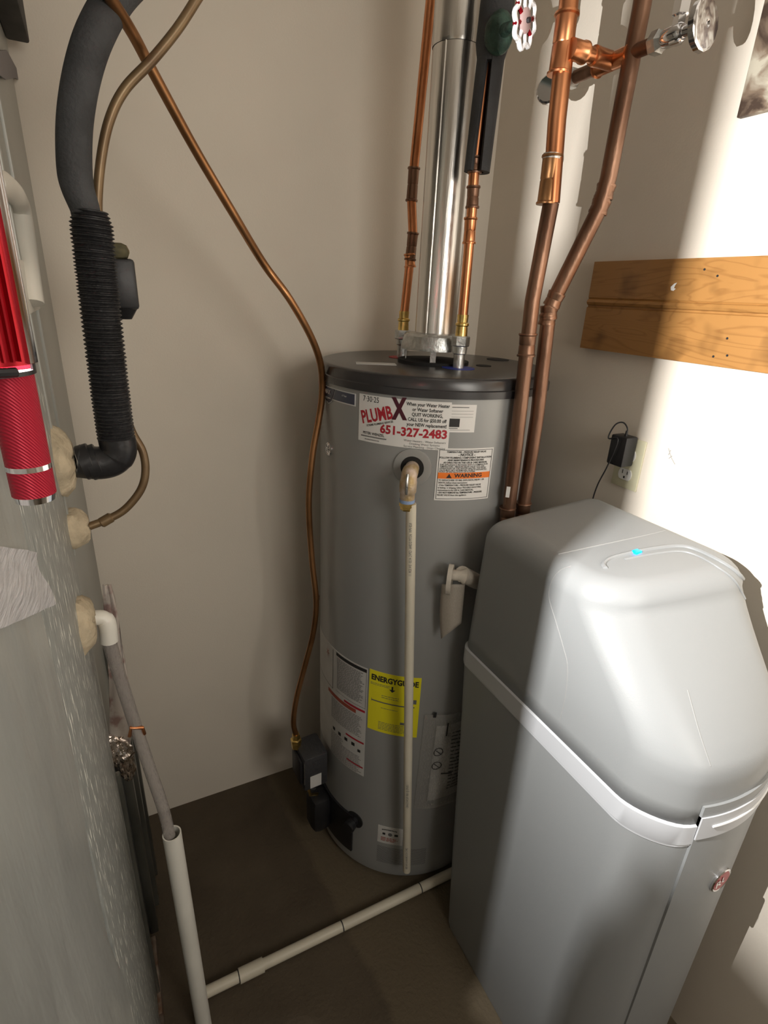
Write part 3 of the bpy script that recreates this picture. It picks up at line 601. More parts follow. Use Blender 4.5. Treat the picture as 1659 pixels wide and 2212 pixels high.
# tee
tz_ = 1.9705
tp0, tp1 = Vector((seg[3].x + .004, .850, 1.942)), Vector((seg[3].x + .004, .850, 2.024))
tp0, tp1 = r1(1207, 162), r1(1225, 28)
tee = coupling(tp0, tp1, RB + .001, lip=.002, parent=m1, m='cu', name='tee', n=28, label='bright orange copper tee')
tc_ = r1(1216, 103)
X2 = .8287
runA, runB = Vector((X2, .925, 1.9795)), Vector((X2, .772, 1.9795)); mid = Vector((X2, .850, 1.9795))
tc2 = Vector((tc_.x, .850, 1.9795))
link('branch', axial(tc2, (1, 0, 0), [(0, RC + .004), (.024, RC + .004), (.026, RC + .0055), (.031, RC + .0055), (.033, RC + .0005), (.048, RC + .0005), (.050, RC + .004), (.056, RC + .004), (.060, RC + .0035), (X2 - tc2.x, RC + .003)], 24), m1, 'cu')
link('cross_tube', tube([runA + Vector((0, .02, 0)), runB - Vector((0, .02, 0))], RC, 20), m1, 'cud')
coupling(mid + Vector((0, .034, 0)), mid - Vector((0, .040, 0)), RC + .0015, parent=m1, m='cu', name='cross_tee')
def stopvalve(base, d, name, label):
    v = thing(name, tuple(base), label, 'valve', 'stop valves on the cross pipe')
    d = Vector(d)
    link('compression_nut', axial(base, d, [(0, .013), (.003, .0165), (.016, .0165), (.019, .014), (.024, .012)], 6), v, 'galv', autos=20)
    link('valve_body', axial(base + d * .022, d, [(0, .011), (.006, .013), (.030, .013), (.034, .010)], 20), v, 'chrome')
    return v
sv = stopvalve(runB + Vector((0, .000, 0)), (0, -1, 0), 'stop_valve', 'chrome stop valve with round handle at the near end of the cross pipe')
vb = runB + Vector((0, -.045, 0))
link('valve_outlet', axial(vb + Vector((0, 0, 0)), (0, 0, 1), [(-.012, .010), (.02, .010), (.022, .013), (.04, .013)], 6), sv, 'chrome')
link('handle_stem', axial(vb, (.15, -.98, .0), [(0, .008), (.030, .007)], 14), sv, 'chrome')
hc = vb + Vector((.15, -.98, 0)).normalized() * .032
link('round_handle', axial(hc, (.12, -.98, .05), [(0, .029), (.002, .032), (.010, .032), (.013, .028), (.0135, .005), (.011, .0035)], 14), sv, 'chrome')
sv2 = stopvalve(runA + Vector((0, .008, 0)), (0, 1, 0), 'stop_valve', 'grey nut and chrome handle valve at the far end of the cross pipe')
link('round_handle', axial(runA + Vector((-.016, .055, -.012)), (-.6, -.4, .05), [(0, .022), (.002, .024), (.009, .024), (.012, .021)], 16), sv2, 'chrome')
# pipe two
m2 = thing('copper_riser', (.77, .84, .15), 'dark brown copper riser with a slanted offset, right of the pair by the softener', 'copper pipe', 'copper risers behind the softener')
def r2(px, py, r_=1.165): return atr(px, py, r_)
b2 = r2(1128, 1110)
P2 = [Vector((b2.x, b2.y, .12)), b2, r2(1160, 900), r2(1176, 760), r2(1185, 678), r2(1200, 640), r2(1296, 448, 1.16), r2(1314, 385, 1.16), r2(1340, 250, 1.16), r2(1385, 20, 1.16), r2(1415, -150, 1.16)]
link('tube', tube(P2, RB, 24), m2, 'cud')
for a, b in (((1302, 430), (1311, 398)), ((1290, 462), (1301, 432)), ((1184, 690), (1186, 660)), ((1190, 662), (1204, 632)), ((1180, 702), (1184, 680))):
    coupling(r2(*a, 1.163), r2(*b, 1.163), RB, lip=0, parent=m2, m='cud', name='elbow_fitting')
coupling(r2(1127, 1130), r2(1131, 1085), RB, parent=m2, m='cud')
ph = thing('wire_pipe_hook', (XR, 1.13, 1.82), 'small bent wire hook behind the left copper riser', 'hook')
link('wire', tube(smoothpath([atr(1197, 335, 1.17), atr(1212, 328, 1.18), atr(1215, 345, 1.18), atr(1208, 365, 1.17), atr(1195, 385, 1.16), atr(1188, 400, 1.14)], 6), .0022, 8), ph, 'galv')

# ================================================================== GAS LINE (copper coil tube to the heater)
gl = [(222, -30, .88), (285, 70, .93), (330, 155, .97), (420, 320, 1.04), (500, 455, 1.09), (570, 570, 1.16), (625, 645, 1.17), (672, 728, 1.21), (693, 790, 1.235), (696, 850, 1.245), (688, 910, 1.245), (675, 985, 1.24), (667, 1090, 1.235), (674, 1210, 1.235), (683, 1300, 1.235), (676, 1370, 1.235), (658, 1440, 1.225), (640, 1510, 1.21), (634, 1560, 1.19), (634, 1598, 1.175)]
g3 = [atr(*p) for p in gl]
gas_end = gc - gt * .020 + gn * .036 + Vector((0, 0, .10)); ge = math.hypot(gas_end.x, gas_end.y)
for i_ in range(len(gl) - 6, len(gl)): g3[i_] = atr(gl[i_][0], gl[i_][1], gl[i_][2] + (ge - gl[i_][2]) * min(1, (i_ - len(gl) + 7) / 3))
g3[-1] = gas_end
go = link('gas_tube', tube(smoothpath(g3, 8), .0076, 16), None, 'cug', label='long bare copper gas tube curving down from top left to the gas valve', cat='gas line')
sl = link('compression_sleeve', axial(atr(683, 1296, 1.235), (0, 0, 1), [(0, .0078), (.001, .0088), (.012, .0088), (.013, .0078)], 14), go, 'cud')

# ================================================================== REFRIGERANT LINES AND FURNACE
XF = -0.085
fu = thing('furnace', (-.35, .75, 0), 'tall grey sheet metal furnace cabinet along the left edge', 'furnace')
link('cabinet', box(-.62, XF - .004, .50, 1.40, .02, 2.22, .004), fu, 'furn')
link('coil_panel', box(XF - .004, XF, .885, 1.40, .74, 2.22, .001), fu, 'furn', label='pale grey coil access panel')
link('panel_rib', box(XF - .002, XF + .004, 1.02, 1.035, 1.36, 2.2, .001), fu, 'furn'); link('panel_rib', box(XF - .002, XF + .005, .885, .90, 1.2, 2.2, .001), fu, 'furn')
link('corner_strip', box(XF - .004, XF + .003, .50, .885, .02, 2.2, .0015), fu, 'strip', label='scuffed galvanized corner strip')
link('lower_door', box(XF - .004, XF - .001, .80, 1.20, .05, .73, .001), fu, 'dark', label='charcoal lower panel')
for y_, x_ in ((.885, .010), (1.06, .018), (1.13, .026), (1.22, .030)):
    link('corner_post', box(XF - .002, XF + x_, y_, y_ + (.03 if y_ > .9 else .012), .0, .74 + (.12 if y_ > 1.1 else 0), .003), fu, mat('dull seam metal', (0.16, 0.16, 0.14), 0.35, metal=0.7, var=0.3, vscale=12, stretch=(1, 1, .3)))
link('base_flange', box(XF - .002, XF + .012, .84, 1.02, .0, .055, .004), fu, mat('rusty flange', (0.30, 0.26, 0.22), 0.5, metal=0.5, vscale=25, col2=(0.14, 0.08, 0.05)))
# wavy near sheet
def SF(u, v, h):
    wv_ = .0030 * noise.noise(Vector((u * 6, v * 3.2, 0))) + .0050 * (noise.noise(Vector((u * 16 + v * 5, v * 2.5, 5))) + .6 * noise.noise(Vector((u * 34 + v * 9, v * 5, 1)))) * min(1, max(.25, (1.25 - v) * 3))
    low = max(0, .9 - v); return Vector((XF + .004 + h + wv_ - .0 * low, u + 0, v))
bm = bmesh.new(); NU, NV = 60, 150; g = []
for i in range(NU + 1):
    row = []
    for j in range(NV + 1):
        v = .02 + 1.72 * j / NV; ymax = .485 + .02 * math.sin(v * 5) - .10 * max(0, .7 - v) / .7; u = .02 + (ymax - .02) * i / NU
        row.append(bm.verts.new(SF(u, v, 0.004)))
    g.append(row)
for i in range(NU):
    for j in range(NV): bm.faces.new((g[i][j], g[i + 1][j], g[i + 1][j + 1], g[i][j + 1]))
link('side_sheet', todata(bm), fu, 'sheet', autos=None, label='wavy reflective grey side sheet nearest the camera')
link('sheet_backing', box(-.62, XF - .006, .0, .50, .02, 1.78, .004), fu, 'furn')
# duct tape
def DT(u, v, h):
    return Vector((XF + .0115 + h + .003 * noise.noise(Vector((u * 30, v * 16, 9))) + .0015 * math.sin(v * 110 + u * 60), u, v))
bm = bmesh.new(); g = []
for i in range(25):
    row = []
    for j in range(25):
        s, t = i / 24, j / 24
        a = onx(-160 + 205 * s, 1170 + 28 * s, XF); b = onx(-160 + 250 * s, 1400 - 60 * s - 30 * s * s, XF)
        p = a.lerp(b, t); row.append(bm.verts.new(DT(p.y, p.z, 0)))
    g.append(row)
for i in range(24):
    for j in range(24): bm.faces.new((g[i][j], g[i + 1][j], g[i + 1][j + 1], g[i][j + 1]))
link('duct_tape', todata(bm), fu, 'duct', autos=None, label='wrinkled silver duct tape patch')
# latch frame, gasket block, tape at top left
lf = [onx(-25, 392, XF + .008), onx(10, 402, XF + .008), onx(38, 440, XF + .008), onx(52, 520, XF + .008), onx(62, 600, XF + .008), onx(70, 655, XF + .008)]
link('latch_frame', tube(smoothpath(lf, 6), [.014] * 31, 12), fu, 'beige', label='rounded cream plastic frame')
link('latch_plate', box(XF, XF + .006, .76, 1.03, 1.555, 1.62, .002), fu, 'beige', label='cream lower lip of plastic frame')
q = onx(35, 40, XF + .02)
link('gasket_block', box(XF, XF + .036, 1.10, 1.39, 1.99, 2.22, .004), fu, mat('charcoal foam block', (0.035, 0.033, 0.030), 0.8, var=0.3, vscale=20), label='charcoal foam block at furnace top')
link('gasket_block', box(XF, XF + .012, .80, 1.12, 1.96, 2.22, .004), fu, 'black')
bm = bmesh.new(); vs = [onx(-20, 110, XF + .004), onx(12, 108, XF + .004), onx(50, 178, XF + .004), onx(30, 168, XF + .004), onx(10, 172, XF + .004), onx(-20, 150, XF + .004)]
f0 = bm.faces.new([bm.verts.new(v) for v in vs]); e_ = bmesh.ops.extrude_face_region(bm, geom=[f0])
for v in [x for x in e_['geom'] if isinstance(x, bmesh.types.BMVert)]: v.co.x += .002
link('tape_strip', todata(bm), fu, 'ptape', smooth=False, label='torn purple grey tape strip')
link('screw', axial(onx(61, 542, XF + .001), (1, 0, 0), [(0, .006), (.004, .005), (.008, .003)], 8), fu, 'black')
# putty lumps
def putty(px, py, y0, tip, rb, name='sealing_putty', label=None):
    base = Vector((XF - .002, y0, 0)); base.z = tip.z; bm = bmesh.new(); n_ = 28; rr = []
    ax = (tip - base)
    for s, k in ((0, 1.0), (.12, .98), (.45, .90), (.8, .72), (1.0, .52), (1.02, .3)):
        c = base + ax * s; ring = []
        for q_ in range(n_):
            a = 2 * PI * q_ / n_; d = Vector((0, math.cos(a), math.sin(a)))
            rad = rb * k * (1 + .22 * noise.noise(d * 1.6 + Vector((s * 2, py * .1, 0)))); ring.append(bm.verts.new(c + d * rad + Vector((.004 * noise.noise(d * 3 + Vector((s * 5, 0, 0))), 0, 0))))
        rr.append(ring)
    for a, b in zip(rr, rr[1:]):
        for q_ in range(n_): bm.faces.new((a[q_], a[(q_ + 1) % n_], b[(q_ + 1) % n_], b[q_]))
    bm.faces.new(rr[-1]); return link(name, todata(bm), fu, 'putty', autos=None, label=label)
YL = .90
el_end = ony(168, 992, YL)
putty(130, 1000, .895, ony(160, 995, .895), .052, label='large beige putty cone around the insulated line')
putty(165, 1140, .90, ony(192, 1137, .90), .034, label='small beige putty lump around the brown tube')
we = ony(228, 1345, .86)
putty(185, 1330, .80, ony(205, 1340, .80), .046, label='beige putty lump around the white elbow')
# insulated suction line
il = [ony(300, -60, YL + .05), ony(250, -5, YL + .03), ony(205, 75, YL), ony(178, 160, YL), ony(163, 250, YL), ony(160, 330, YL), ony(165, 395, YL), ony(183, 450, YL), ony(190, 480, YL)]
ins = thing('insulated_line', tuple(ony(200, 480, YL)), 'thick black foam insulated pipe curving down at left with ribbed wrap', 'pipe insulation')
sp_ = smoothpath(il, 8); rad = [.0205 if i < len(sp_) - 18 else .0205 - .0025 * min(1, (i - len(sp_) + 18) / 10) for i in range(len(sp_))]
link('foam_tube', tube(sp_, rad, 28), ins, 'foam')
wl = [ony(195, 455, YL), ony(205, 560, YL), ony(215, 650, YL), ony(228, 760, YL), ony(240, 860, YL), ony(252, 950, YL)]
a_, pp_, rr_ = 0, [], []
sp2 = smoothpath(wl, 66)
for i, p in enumerate(sp2):
    wob = .0012 * noise.noise(Vector((i * .11, 3, 0)))
    pp_.append(p); rr_.append((.0250 + .0018 * math.sin(i * 2 * PI / 5.5) + wob) * (.80 + .20 * min(1, i / 18)))
link('ribbed_wrap', tube(pp_, rr_, 32), ins, 'wrap', label='black ribbed wrapping')
ee = [ony(252, 945, YL), ony(256, 972, YL), ony(244, 992, YL), ony(215, 1000, YL), ony(168, 996, YL)]
link('taped_elbow', tube(smoothpath(ee, 8), [.0262] * 14 + [.025] * 19, 28), ins, 'tape', label='black taped elbow')
for s in (0.35, 0.65):
    c = ee[3].lerp(ee[4], s); link('tape_turn', axial(c - Vector((.006, 0, .002)), Vector((1, 0, .25)), [(0, .0256), (.001, .0266), (.016, .0266), (.017, .0256)], 28), ins, 'tape')
# black service box behind line
sb = thing('black_switch_box', tuple(ony(262, 610, 1.0)), 'small black plastic box with dusty cap right behind the ribbed line', 'plastic box')
yb_ = .985
c_ = ony(258, 612, yb_)
link('housing', box(c_.x - .022, c_.x + .024, yb_ - .01, yb_ + .03, c_.z - .037, c_.z + .035, .005), sb, 'black')
link('cap', box(c_.x - .026, c_.x + .019, yb_ - .015, yb_ + .034, c_.z + .033, c_.z + .056, .010), sb, 'olive', label='dusty olive brown cap')
link('skirt', axial((c_.x + .002, yb_ + .01, c_.z - .052), (0, 0, 1), [(0, .010), (.016, .020)], 12), sb, 'black')
# brown thin liquid line
bl = [(450, -40), (430, -10), (385, 60), (330, 128), (270, 192), (237, 258), (219, 340), (211, 430), (214, 500), (226, 640), (250, 820), (282, 925), (308, 975), (314, 1020), (303, 1060), (270, 1100), (232, 1122), (193, 1137)]
b3 = [ony(x, y, .925 if i < 10 else .925 - .003 * (i - 9)) for i, (x, y) in enumerate(bl)]
bo = link('liquid_line', tube(smoothpath(b3, 8), .0063, 14), None, 'brown', label='thin brown tube looping down beside the black insulated line', cat='copper tube')
link('joint', axial(b3[-2], b3[-3] - b3[-2], [(-.012, .0066), (-.010, .0085), (.006, .0085), (.008, .0066)], 14), bo, 'brown')
# white elbow, clear tube, standpipe
ct = thing('condensate_drain', (0, .86, .58), 'white elbow and cloudy clear tube running from furnace into the standpipe', 'drain tube')
link('elbow', tube(smoothpath([ony(200, 1335, .82), ony(222, 1335, .82), ony(232, 1350, .82), ony(236, 1385, .82)], 6), [.0115] * 8 + [.013] * 11, 18), ct, 'pvcw', label='white plastic elbow')
vt = [ony(234, 1378, .82), ony(255, 1450, .835), ony(285, 1545, .85), ony(320, 1650, .84), ony(352, 1745, .82), ony(367, 1808, .80)]
link('vinyl_tube', tube(smoothpath(vt, 8), .0105, 18), ct, 'vinyl', label='cloudy clear vinyl tube')
link('clip', tube([ony(280, 1590, .845), ony(283, 1572, .84), ony(308, 1572, .84), ony(312, 1585, .845)], .0032, 10), ct, 'cu', label='copper pipe clip')
spt, spb = ony(371, 1800, .80), ony(447, 2260, .80)
spipe = thing('standpipe', (spb.x, spb.y, 0), 'upright white plastic standpipe at lower left', 'drain pipe')
sp_b = Vector((spb.x, .80, 0.0))
dd = sp_b - spt
bm = bmesh.new()
axial(spt, dd, [(0, .0145), (0, .0168), (dd.length, .0168)], 32, bm=bm, cap=False); axial(spt, dd, [(0, .0145), (.12, .0145)], 32, bm=bm, cap=False)
link('pipe', todata(bm), spipe, 'pvcw')
# floor drain line
dl = thing('floor_drain_pipe', (.36, .859, .0), 'cream plastic drain pipe lying across the concrete floor', 'drain pipe')
link('pipe', tube([(.008, .859, .018), (.79, .859, .018)], .0132, 20), dl, 'pvc')
cpx = onz(545, 2112, .02).x
link('coupling', axial((cpx - .028, .859, .018), (1, 0, 0), [(0, .0135), (0, .0168), (.060, .0168), (.060, .0135)], 24), dl, 'pvc')
for px, py in ((515, 2110), (737, 1998), (905, 1915)):
    x = onz(px, py, .02).x; link('black_mark', axial((x, .859, .018), (1, 0, 0), [(0, .0136), (.003, .0136)], 20), dl, 'print', label='thin black ring around pipe')
# foil, printed facing
ff = thing('insulation_scrap', tuple(ony(265, 1560, .95)), 'crumpled foil and printed facing hanging below the furnace putty', 'insulation')
bm = bmesh.new(); g = []
prof_ = [(1262, 222, 238), (1290, 222, 246), (1340, 226, 256), (1400, 230, 266), (1460, 234, 276), (1520, 236, 284), (1580, 236, 284), (1630, 236, 280)]
for (yy_, xa, xb) in prof_:
    row = []
    for k in range(9):
        p = ony(xa + (xb - xa) * k / 8, yy_, .93); p.y += .010 * noise.noise(Vector((k * .5, yy_ * .02, 1))); row.append(bm.verts.new(p))
    g.append(row)
for a, b in zip(g, g[1:]):
    for k in range(8): bm.faces.new((a[k], a[k + 1], b[k + 1], b[k]))
me_ = todata(bm); fo = link('facing_paper', me_, ff, 'insul', autos=None)
md = fo.modifiers.new('s', 'SOLIDIFY'); md.thickness = .002
bm = bmesh.new(); bmesh.ops.create_icosphere(bm, subdivisions=4, radius=1)
fc = ony(262, 1635, .93)
for v in bm.verts:
    q_ = v.co.copy(); nn = noise.noise(q_ * 3.1) * .35 + noise.noise(q_ * 7) * .2
    v.co = fc + Vector((q_.x * .024 * (1 + nn) * (1 - .25 * (q_.z < 0)) + (-q_.z) * .008, q_.y * .018 * (1 + nn), q_.z * .062 * (1 + .2 * nn)))
link('crumpled_foil', todata(bm), ff, 'foil', autos=12, label='shiny crumpled foil')

# ================================================================== RED INSPECTION LAMP
lx, ly = LP.x, LP.y
il_ = thing('inspection_lamp', (lx + .008, ly, 1.48), 'red metal pen lamp with chrome rings hanging at the left edge', 'lamp')
ha = Vector((lx + .0085, ly + .004, 0))
link('handle', axial(ha + Vector((0, 0, 1.497)), (0, 0, 1), [(0, .0100), (.066, .0100)], 40), il_, 'redk', label='knurled red handle')
link('chrome_ring', axial(ha + Vector((0, 0, 1.5105)), (0, 0, 1), [(0, .0098), (0, .0103), (.0026, .0103), (.0026, .0098)], 40), il_, 'chrome')
link('end_cap', axial(ha + Vector((0, 0, 1.4935)), (0, 0, 1), [(0, .0090), (.0035, .0098)], 40), il_, 'chrome', label='chrome end cap')
RS = .020
def shell(azs, z0, z1, r0, r1, steps=None):
    bm = bmesh.new(); a0, a1 = map(math.radians, azs); n_ = max(2, int((a1 - a0) / .06)); ring = []
    for k in range(n_ + 1):
        a = a0 + (a1 - a0) * k / n_; c, s = math.cos(a), math.sin(a)
        zt = z1 if not callable(z1) else z1(math.degrees(a)); zb = z0 if not callable(z0) else z0(math.degrees(a))
        ring.append([bm.verts.new((lx + r * c, ly + r * s, z)) for r, z in ((r0, zb), (r1, zb), (r1, zt), (r0, zt))])
    for a, b in zip(ring, ring[1:]):
        for k in range(4): bm.faces.new((a[k], b[k], b[(k + 1) % 4], a[(k + 1) % 4]))
    bm.faces.new(ring[0]); bm.faces.new(ring[-1]); return todata(bm)
# added post with slanted edge that blocks lamp light, red finned back shell
bm = bmesh.new(); ring = []
for k in range(11):
    z = 1.563 + .19 * k / 10; el = (z - LP.z) / RS; a1d = 36.9 - 5.0 * el
    ring.append([bm.verts.new((lx + r * math.cos(math.radians(a)), ly + r * math.sin(math.radians(a)), z)) for a, r in ((22.9, RS), (22.9, RS + .0012), (a1d, RS + .0012), (a1d, RS))])
for a, b in zip(ring, ring[1:]):
    for k in range(4): bm.faces.new((a[k], a[(k + 1) % 4], b[(k + 1) % 4], b[k]))
bm.faces.new(ring[0]); bm.faces.new(ring[-1])
link('shade_post', todata(bm), il_, 'chrome', label='chrome post added to block lamp light')
link('shade_sill', shell((22.9, 60), 1.563, LP.z + .0006, RS, RS + .0012), il_, 'chrome')  # added sill, cuts off the lower end of the lit wall strip
fins = []
link('back_shell', shell((41.5, 346), 1.563, 1.753, RS, RS + .0012), il_, 'redf', label='red finned lamp housing')
for k in range(11):
    a = math.radians(226 + 9 * k); link('fin', obox((lx + (RS + .0022) * math.cos(a), ly + (RS + .0022) * math.sin(a), 1.658), (math.cos(a), math.sin(a), 0), (-math.sin(a), math.cos(a), 0), (0, 0, 1), .003, .0009, .186), il_, 'redf')
link('chrome_edge', shell((329, 346), 1.5635, 1.753, RS + .0012, RS + .0026), il_, 'chrome')
def lipz(a):
    tbl = [(-50, -48.9), (2.0, -49.3), (3.0, -53.6), (5.6, -56.3), (6.8, -60.0), (7.2, -67), (60, -67)]
    for (x0_, e0), (x1_, e1) in zip(tbl, tbl[1:]):
        if a <= x1_: e = e0 + (e1 - e0) * max(0, (a - x0_)) / (x1_ - x0_); break
    else: e = -76
    return LP.z + RS * math.tan(math.radians(e))
def lip():
    bm = bmesh.new(); ring = []
    for k in range(90):
        ad = -15 + 38 * k / 89; a = math.radians(ad); c, s = math.cos(a), math.sin(a)
        zt = lipz(ad)
        rr0 = RS
        ring.append([bm.verts.new((lx + r_ * c, ly + r_ * s, z)) for r_, z in ((RS - .001, 1.558), (RS, 1.558), (RS, zt), (RS - .001, zt))])
    for a, b in zip(ring, ring[1:]):
        for k in range(4): bm.faces.new((a[k], b[k], b[(k + 1) % 4], a[(k + 1) % 4]))
    bm.faces.new(ring[0]); bm.faces.new(ring[-1]); return todata(bm)
link('shade_lip', lip(), il_, 'black', label='stepped black lip added to block lamp light')  # added lip, its steps shaped to cast the low softener and wall shadow
bm = bmesh.new(); ra_ = [math.radians(22.9 + (366.9 - 22.9) * k / 60) for k in range(61)]; dd_ = [[bm.verts.new((lx + r_ * math.cos(a), ly + r_ * math.sin(a), z)) for r_, z in ((.002, 1.5600), (RS, 1.5600), (RS, 1.5580), (.002, 1.5580))] for a in ra_]
for a, b in zip(dd_, dd_[1:]):
    for k in range(4): bm.faces.new((a[k], b[k], b[(k + 1) % 4], a[(k + 1) % 4]))
bm.faces.new(dd_[0]); bm.faces.new(dd_[-1])
link('light_stop_disc', todata(bm), il_, 'black', smooth=False)  # added disc, keeps lamp light from leaking out at the bottom
link('strap', tube([(lx + .023 * math.cos(a), ly + .023 * math.sin(a), 1.560 - .001 * math.sin(a)) for a in [math.radians(d) for d in range(60, 316, 8)]], .0021, 8), il_, 'black', label='black rubber strap')
link('top_cap', axial((lx, ly, 1.753), (0, 0, 1), [(0, .022), (.02, .022)], 32), il_, 'redf')

# ================================================================== WALL FITTINGS
wp = thing('wall_outlet', (XR, .803, 1.27), 'ivory wall outlet plate behind the softener', 'outlet')
link('cover_plate', box(XR - .005, XR, .768, .838, 1.213, 1.328, .002), wp, 'ivory')
for zc in (1.245, 1.290):
    bm = bmesh.new(); n_ = 24; a = []
    for k in range(n_):
        t = 2 * PI * k / n_; yy_, zz_ = .0175 * math.cos(t), max(-.0125, min(.0125, .0175 * math.sin(t))); a.append(bm.verts.new((XR - .0075, .803 + yy_, zc + zz_)))
    b = [bm.verts.new((XR - .004, v.co.y, v.co.z)) for v in a]; bm.faces.new(a)
    for k in range(n_): bm.faces.new((a[k], a[(k + 1) % n_], b[(k + 1) % n_], b[k]))
    rc = link('receptacle', todata(bm), wp, 'recep')
    for dy, hh in ((.0065, .009), (-.0065, .007)): link('slot', box(XR - .0078, XR - .007, .803 + dy - .0009, .803 + dy + .0009, zc + .001, zc + .001 + hh), rc, 'blackmatt')
    link('slot', box(XR - .0078, XR - .007, .803 - .002, .803 + .002, zc - .009, zc - .004, .0), rc, 'blackmatt')
link('screw', axial((XR - .004, .803, 1.2675), (-1, 0, 0), [(0, .003), (.0025, .003)], 12), wp, 'ivory')
ad = thing('power_adapter', (XR - .03, .80, 1.31), 'black power adapter plugged into the wall outlet with thin cord', 'power adapter')
link('housing', box(XR - .044, XR - .0078, .787, .830, 1.268, 1.335, .004), ad, 'black')
cord = [(XR - .030, .803, 1.335), (XR - .030, .803, 1.352), (XR - .034, .815, 1.363), (XR - .044, .826, 1.355), (XR - .049, .832, 1.325), tuple(onx(1335, 950, XR - .05)), tuple(onx(1313, 1005, XR - .05)), tuple(onx(1292, 1045, XR - .05)), tuple(onx(1280, 1080, XR - .05)), tuple(onx(1272, 1120, XR - .05)), tuple(onx(1270, 1160, XR - .05))]
link('cord', tube(smoothpath(cord, 6), .0016, 8), ad, 'black')
link('strain_relief', axial((XR - .030, .803, 1.333), (0, 0, 1), [(0, .0035), (.014, .0022)], 10), ad, 'black')
# oak board with a milled bead
pk = thing('wooden_board', (XR, .60, 1.50), 'varnished oak board screwed horizontally to the right wall', 'board')
bm = bmesh.new(); xs = XR - .018
prof = [(XR, 1.503), (xs, 1.503), (xs, 1.592), (xs + .003, 1.594), (xs + .003, 1.597), (xs - .001, 1.599), (xs - .0035, 1.604), (xs - .001, 1.609), (xs + .002, 1.611), (xs + .001, 1.613), (xs, 1.614), (xs, 1.688), (XR, 1.688)]
e0 = [bm.verts.new((x, .992, z)) for x, z in prof]; e1 = [bm.verts.new((x, .18, z)) for x, z in prof]
bm.faces.new(e0); bm.faces.new(e1)
for k in range(len(prof)): bm.faces.new((e0[k], e0[(k + 1) % len(prof)], e1[(k + 1) % len(prof)], e1[k]))
link('plank', todata(bm), pk, 'oak', autos=25)
for px, py in ((1522, 582), (1550, 596), (1571, 731), (1571, 768), (1541, 770)):
    p = onx(px, py, xs); link('nail_hole', axial(p, (-1, 0, 0), [(-.001, .0022), (.0006, .0022)], 10), pk, 'blackmatt')
p = onx(1455, 620, xs); bm = bmesh.new()
vs = [(0, .006), (.006, .000), (.004, -.006), (-.002, -.007), (-.006, -.003), (-.002, -.002), (-.003, .003), (-.006, .008)]
bm.faces.new([bm.verts.new((xs - .0006, p.y + a, p.z + b)) for a, b in vs]); link('torn_chip', todata(bm), pk, 'white', smooth=False, label='torn white chip')
# marbled panel upper right
mb = link('wall_panel', box(XR - .012, XR, .20, .735, 1.905, 2.45, .002), None, 'marble', label='mottled brown board fixed to the right wall above the oak board', cat='board')
# scuffs on the wall
sc_ = thing('wall_scuff', (XR, .66, 1.28), 'small gouge in the paint right of the outlet', 'scuff')
for pts in (((1444, 968), (1447, 978), (1451, 990), (1458, 1003)), ((1449, 972), (1444, 983)), ((1452, 985), (1445, 990))):
    link('scratch', tube([onx(x, y, XR - .0004) for x, y in pts], .0009, 6), sc_, mat('scuffed paint', (0.32, 0.31, 0.29), 0.8))

# ================================================================== WATER SOFTENER
SX0, SX1, SYF, SYB, SZ = .650, .965, .335, .842, 1.195
ws = thing('water_softener', ((SX0 + SX1) / 2, (SYF + SYB) / 2, 0), 'large pale grey plastic water softener with white band at right', 'water softener')
def rr_ring(x0, x1, y0, y1, rad, z, bow=0.0, n_=10, rf=None):
    pts = []; rf = rf or rad
    for (cx_, cy_, a0, rr) in ((x1 - rf, y0 + rf, -90, rf), (x1 - rad, y1 - rad, 0, rad), (x0 + rad, y1 - rad, 90, rad), (x0 + rf, y0 + rf, 180, rf)):
        for k in range(n_ + 1):
            a = math.radians(a0 + 90 * k / n_); pts.append([cx_ + rr * math.cos(a), cy_ + rr * math.sin(a), z])
    # front run with bow
    m_ = 14; fr = []
    for k in range(1, m_):
        x = x0 + rf + (x1 - x0 - 2 * rf) * k / m_; fr.append([x, y0, z])
    pts += fr
    xc, hw = (x0 + x1) / 2, (x1 - x0) / 2
    for p in pts:
        if p[1] < y0 + rf + 1e-6:
            t = (p[0] - xc) / hw; wgt = 1 - (p[1] - y0) / max(rf, 1e-6); p[1] -= bow * (1 - t * t) * max(0, wgt)
    return pts
def loft(levels, capb=True, capt=True):
    bm = bmesh.new(); R_ = [[bm.verts.new(p) for p in l] for l in levels]; n_ = len(R_[0])
    for a, b in zip(R_, R_[1:]):
        for k in range(n_): bm.faces.new((a[k], a[(k + 1) % n_], b[(k + 1) % n_], b[k]))
    if capb: bm.faces.new(R_[0])
    if capt: bm.faces.new(R_[-1])
    return todata(bm)
BOW = .042
def yb(z): return .768 + (.842 - .768) * min(1, z / .82) if z < .82 else .842 - .012 * max(0, (z - .865) / .3)
body = loft([rr_ring(SX0 - .004, SX1 - .008, SYF + .004, yb(0) - .004, .03, 0.0, BOW, rf=.06), rr_ring(SX0 - .006, SX1 - .004, SYF, yb(0), .03, .012, BOW, rf=.06), rr_ring(SX0 - .004, SX1 - .002, SYF, yb(.3), .03, .30, BOW, rf=.06), rr_ring(SX0, SX1, SYF, yb(.6), .03, .60, BOW, rf=.06), rr_ring(SX0, SX1, SYF, SYB, .03, .822, BOW, rf=.06)])
link('body', body, ws, 'soft', autos=30)
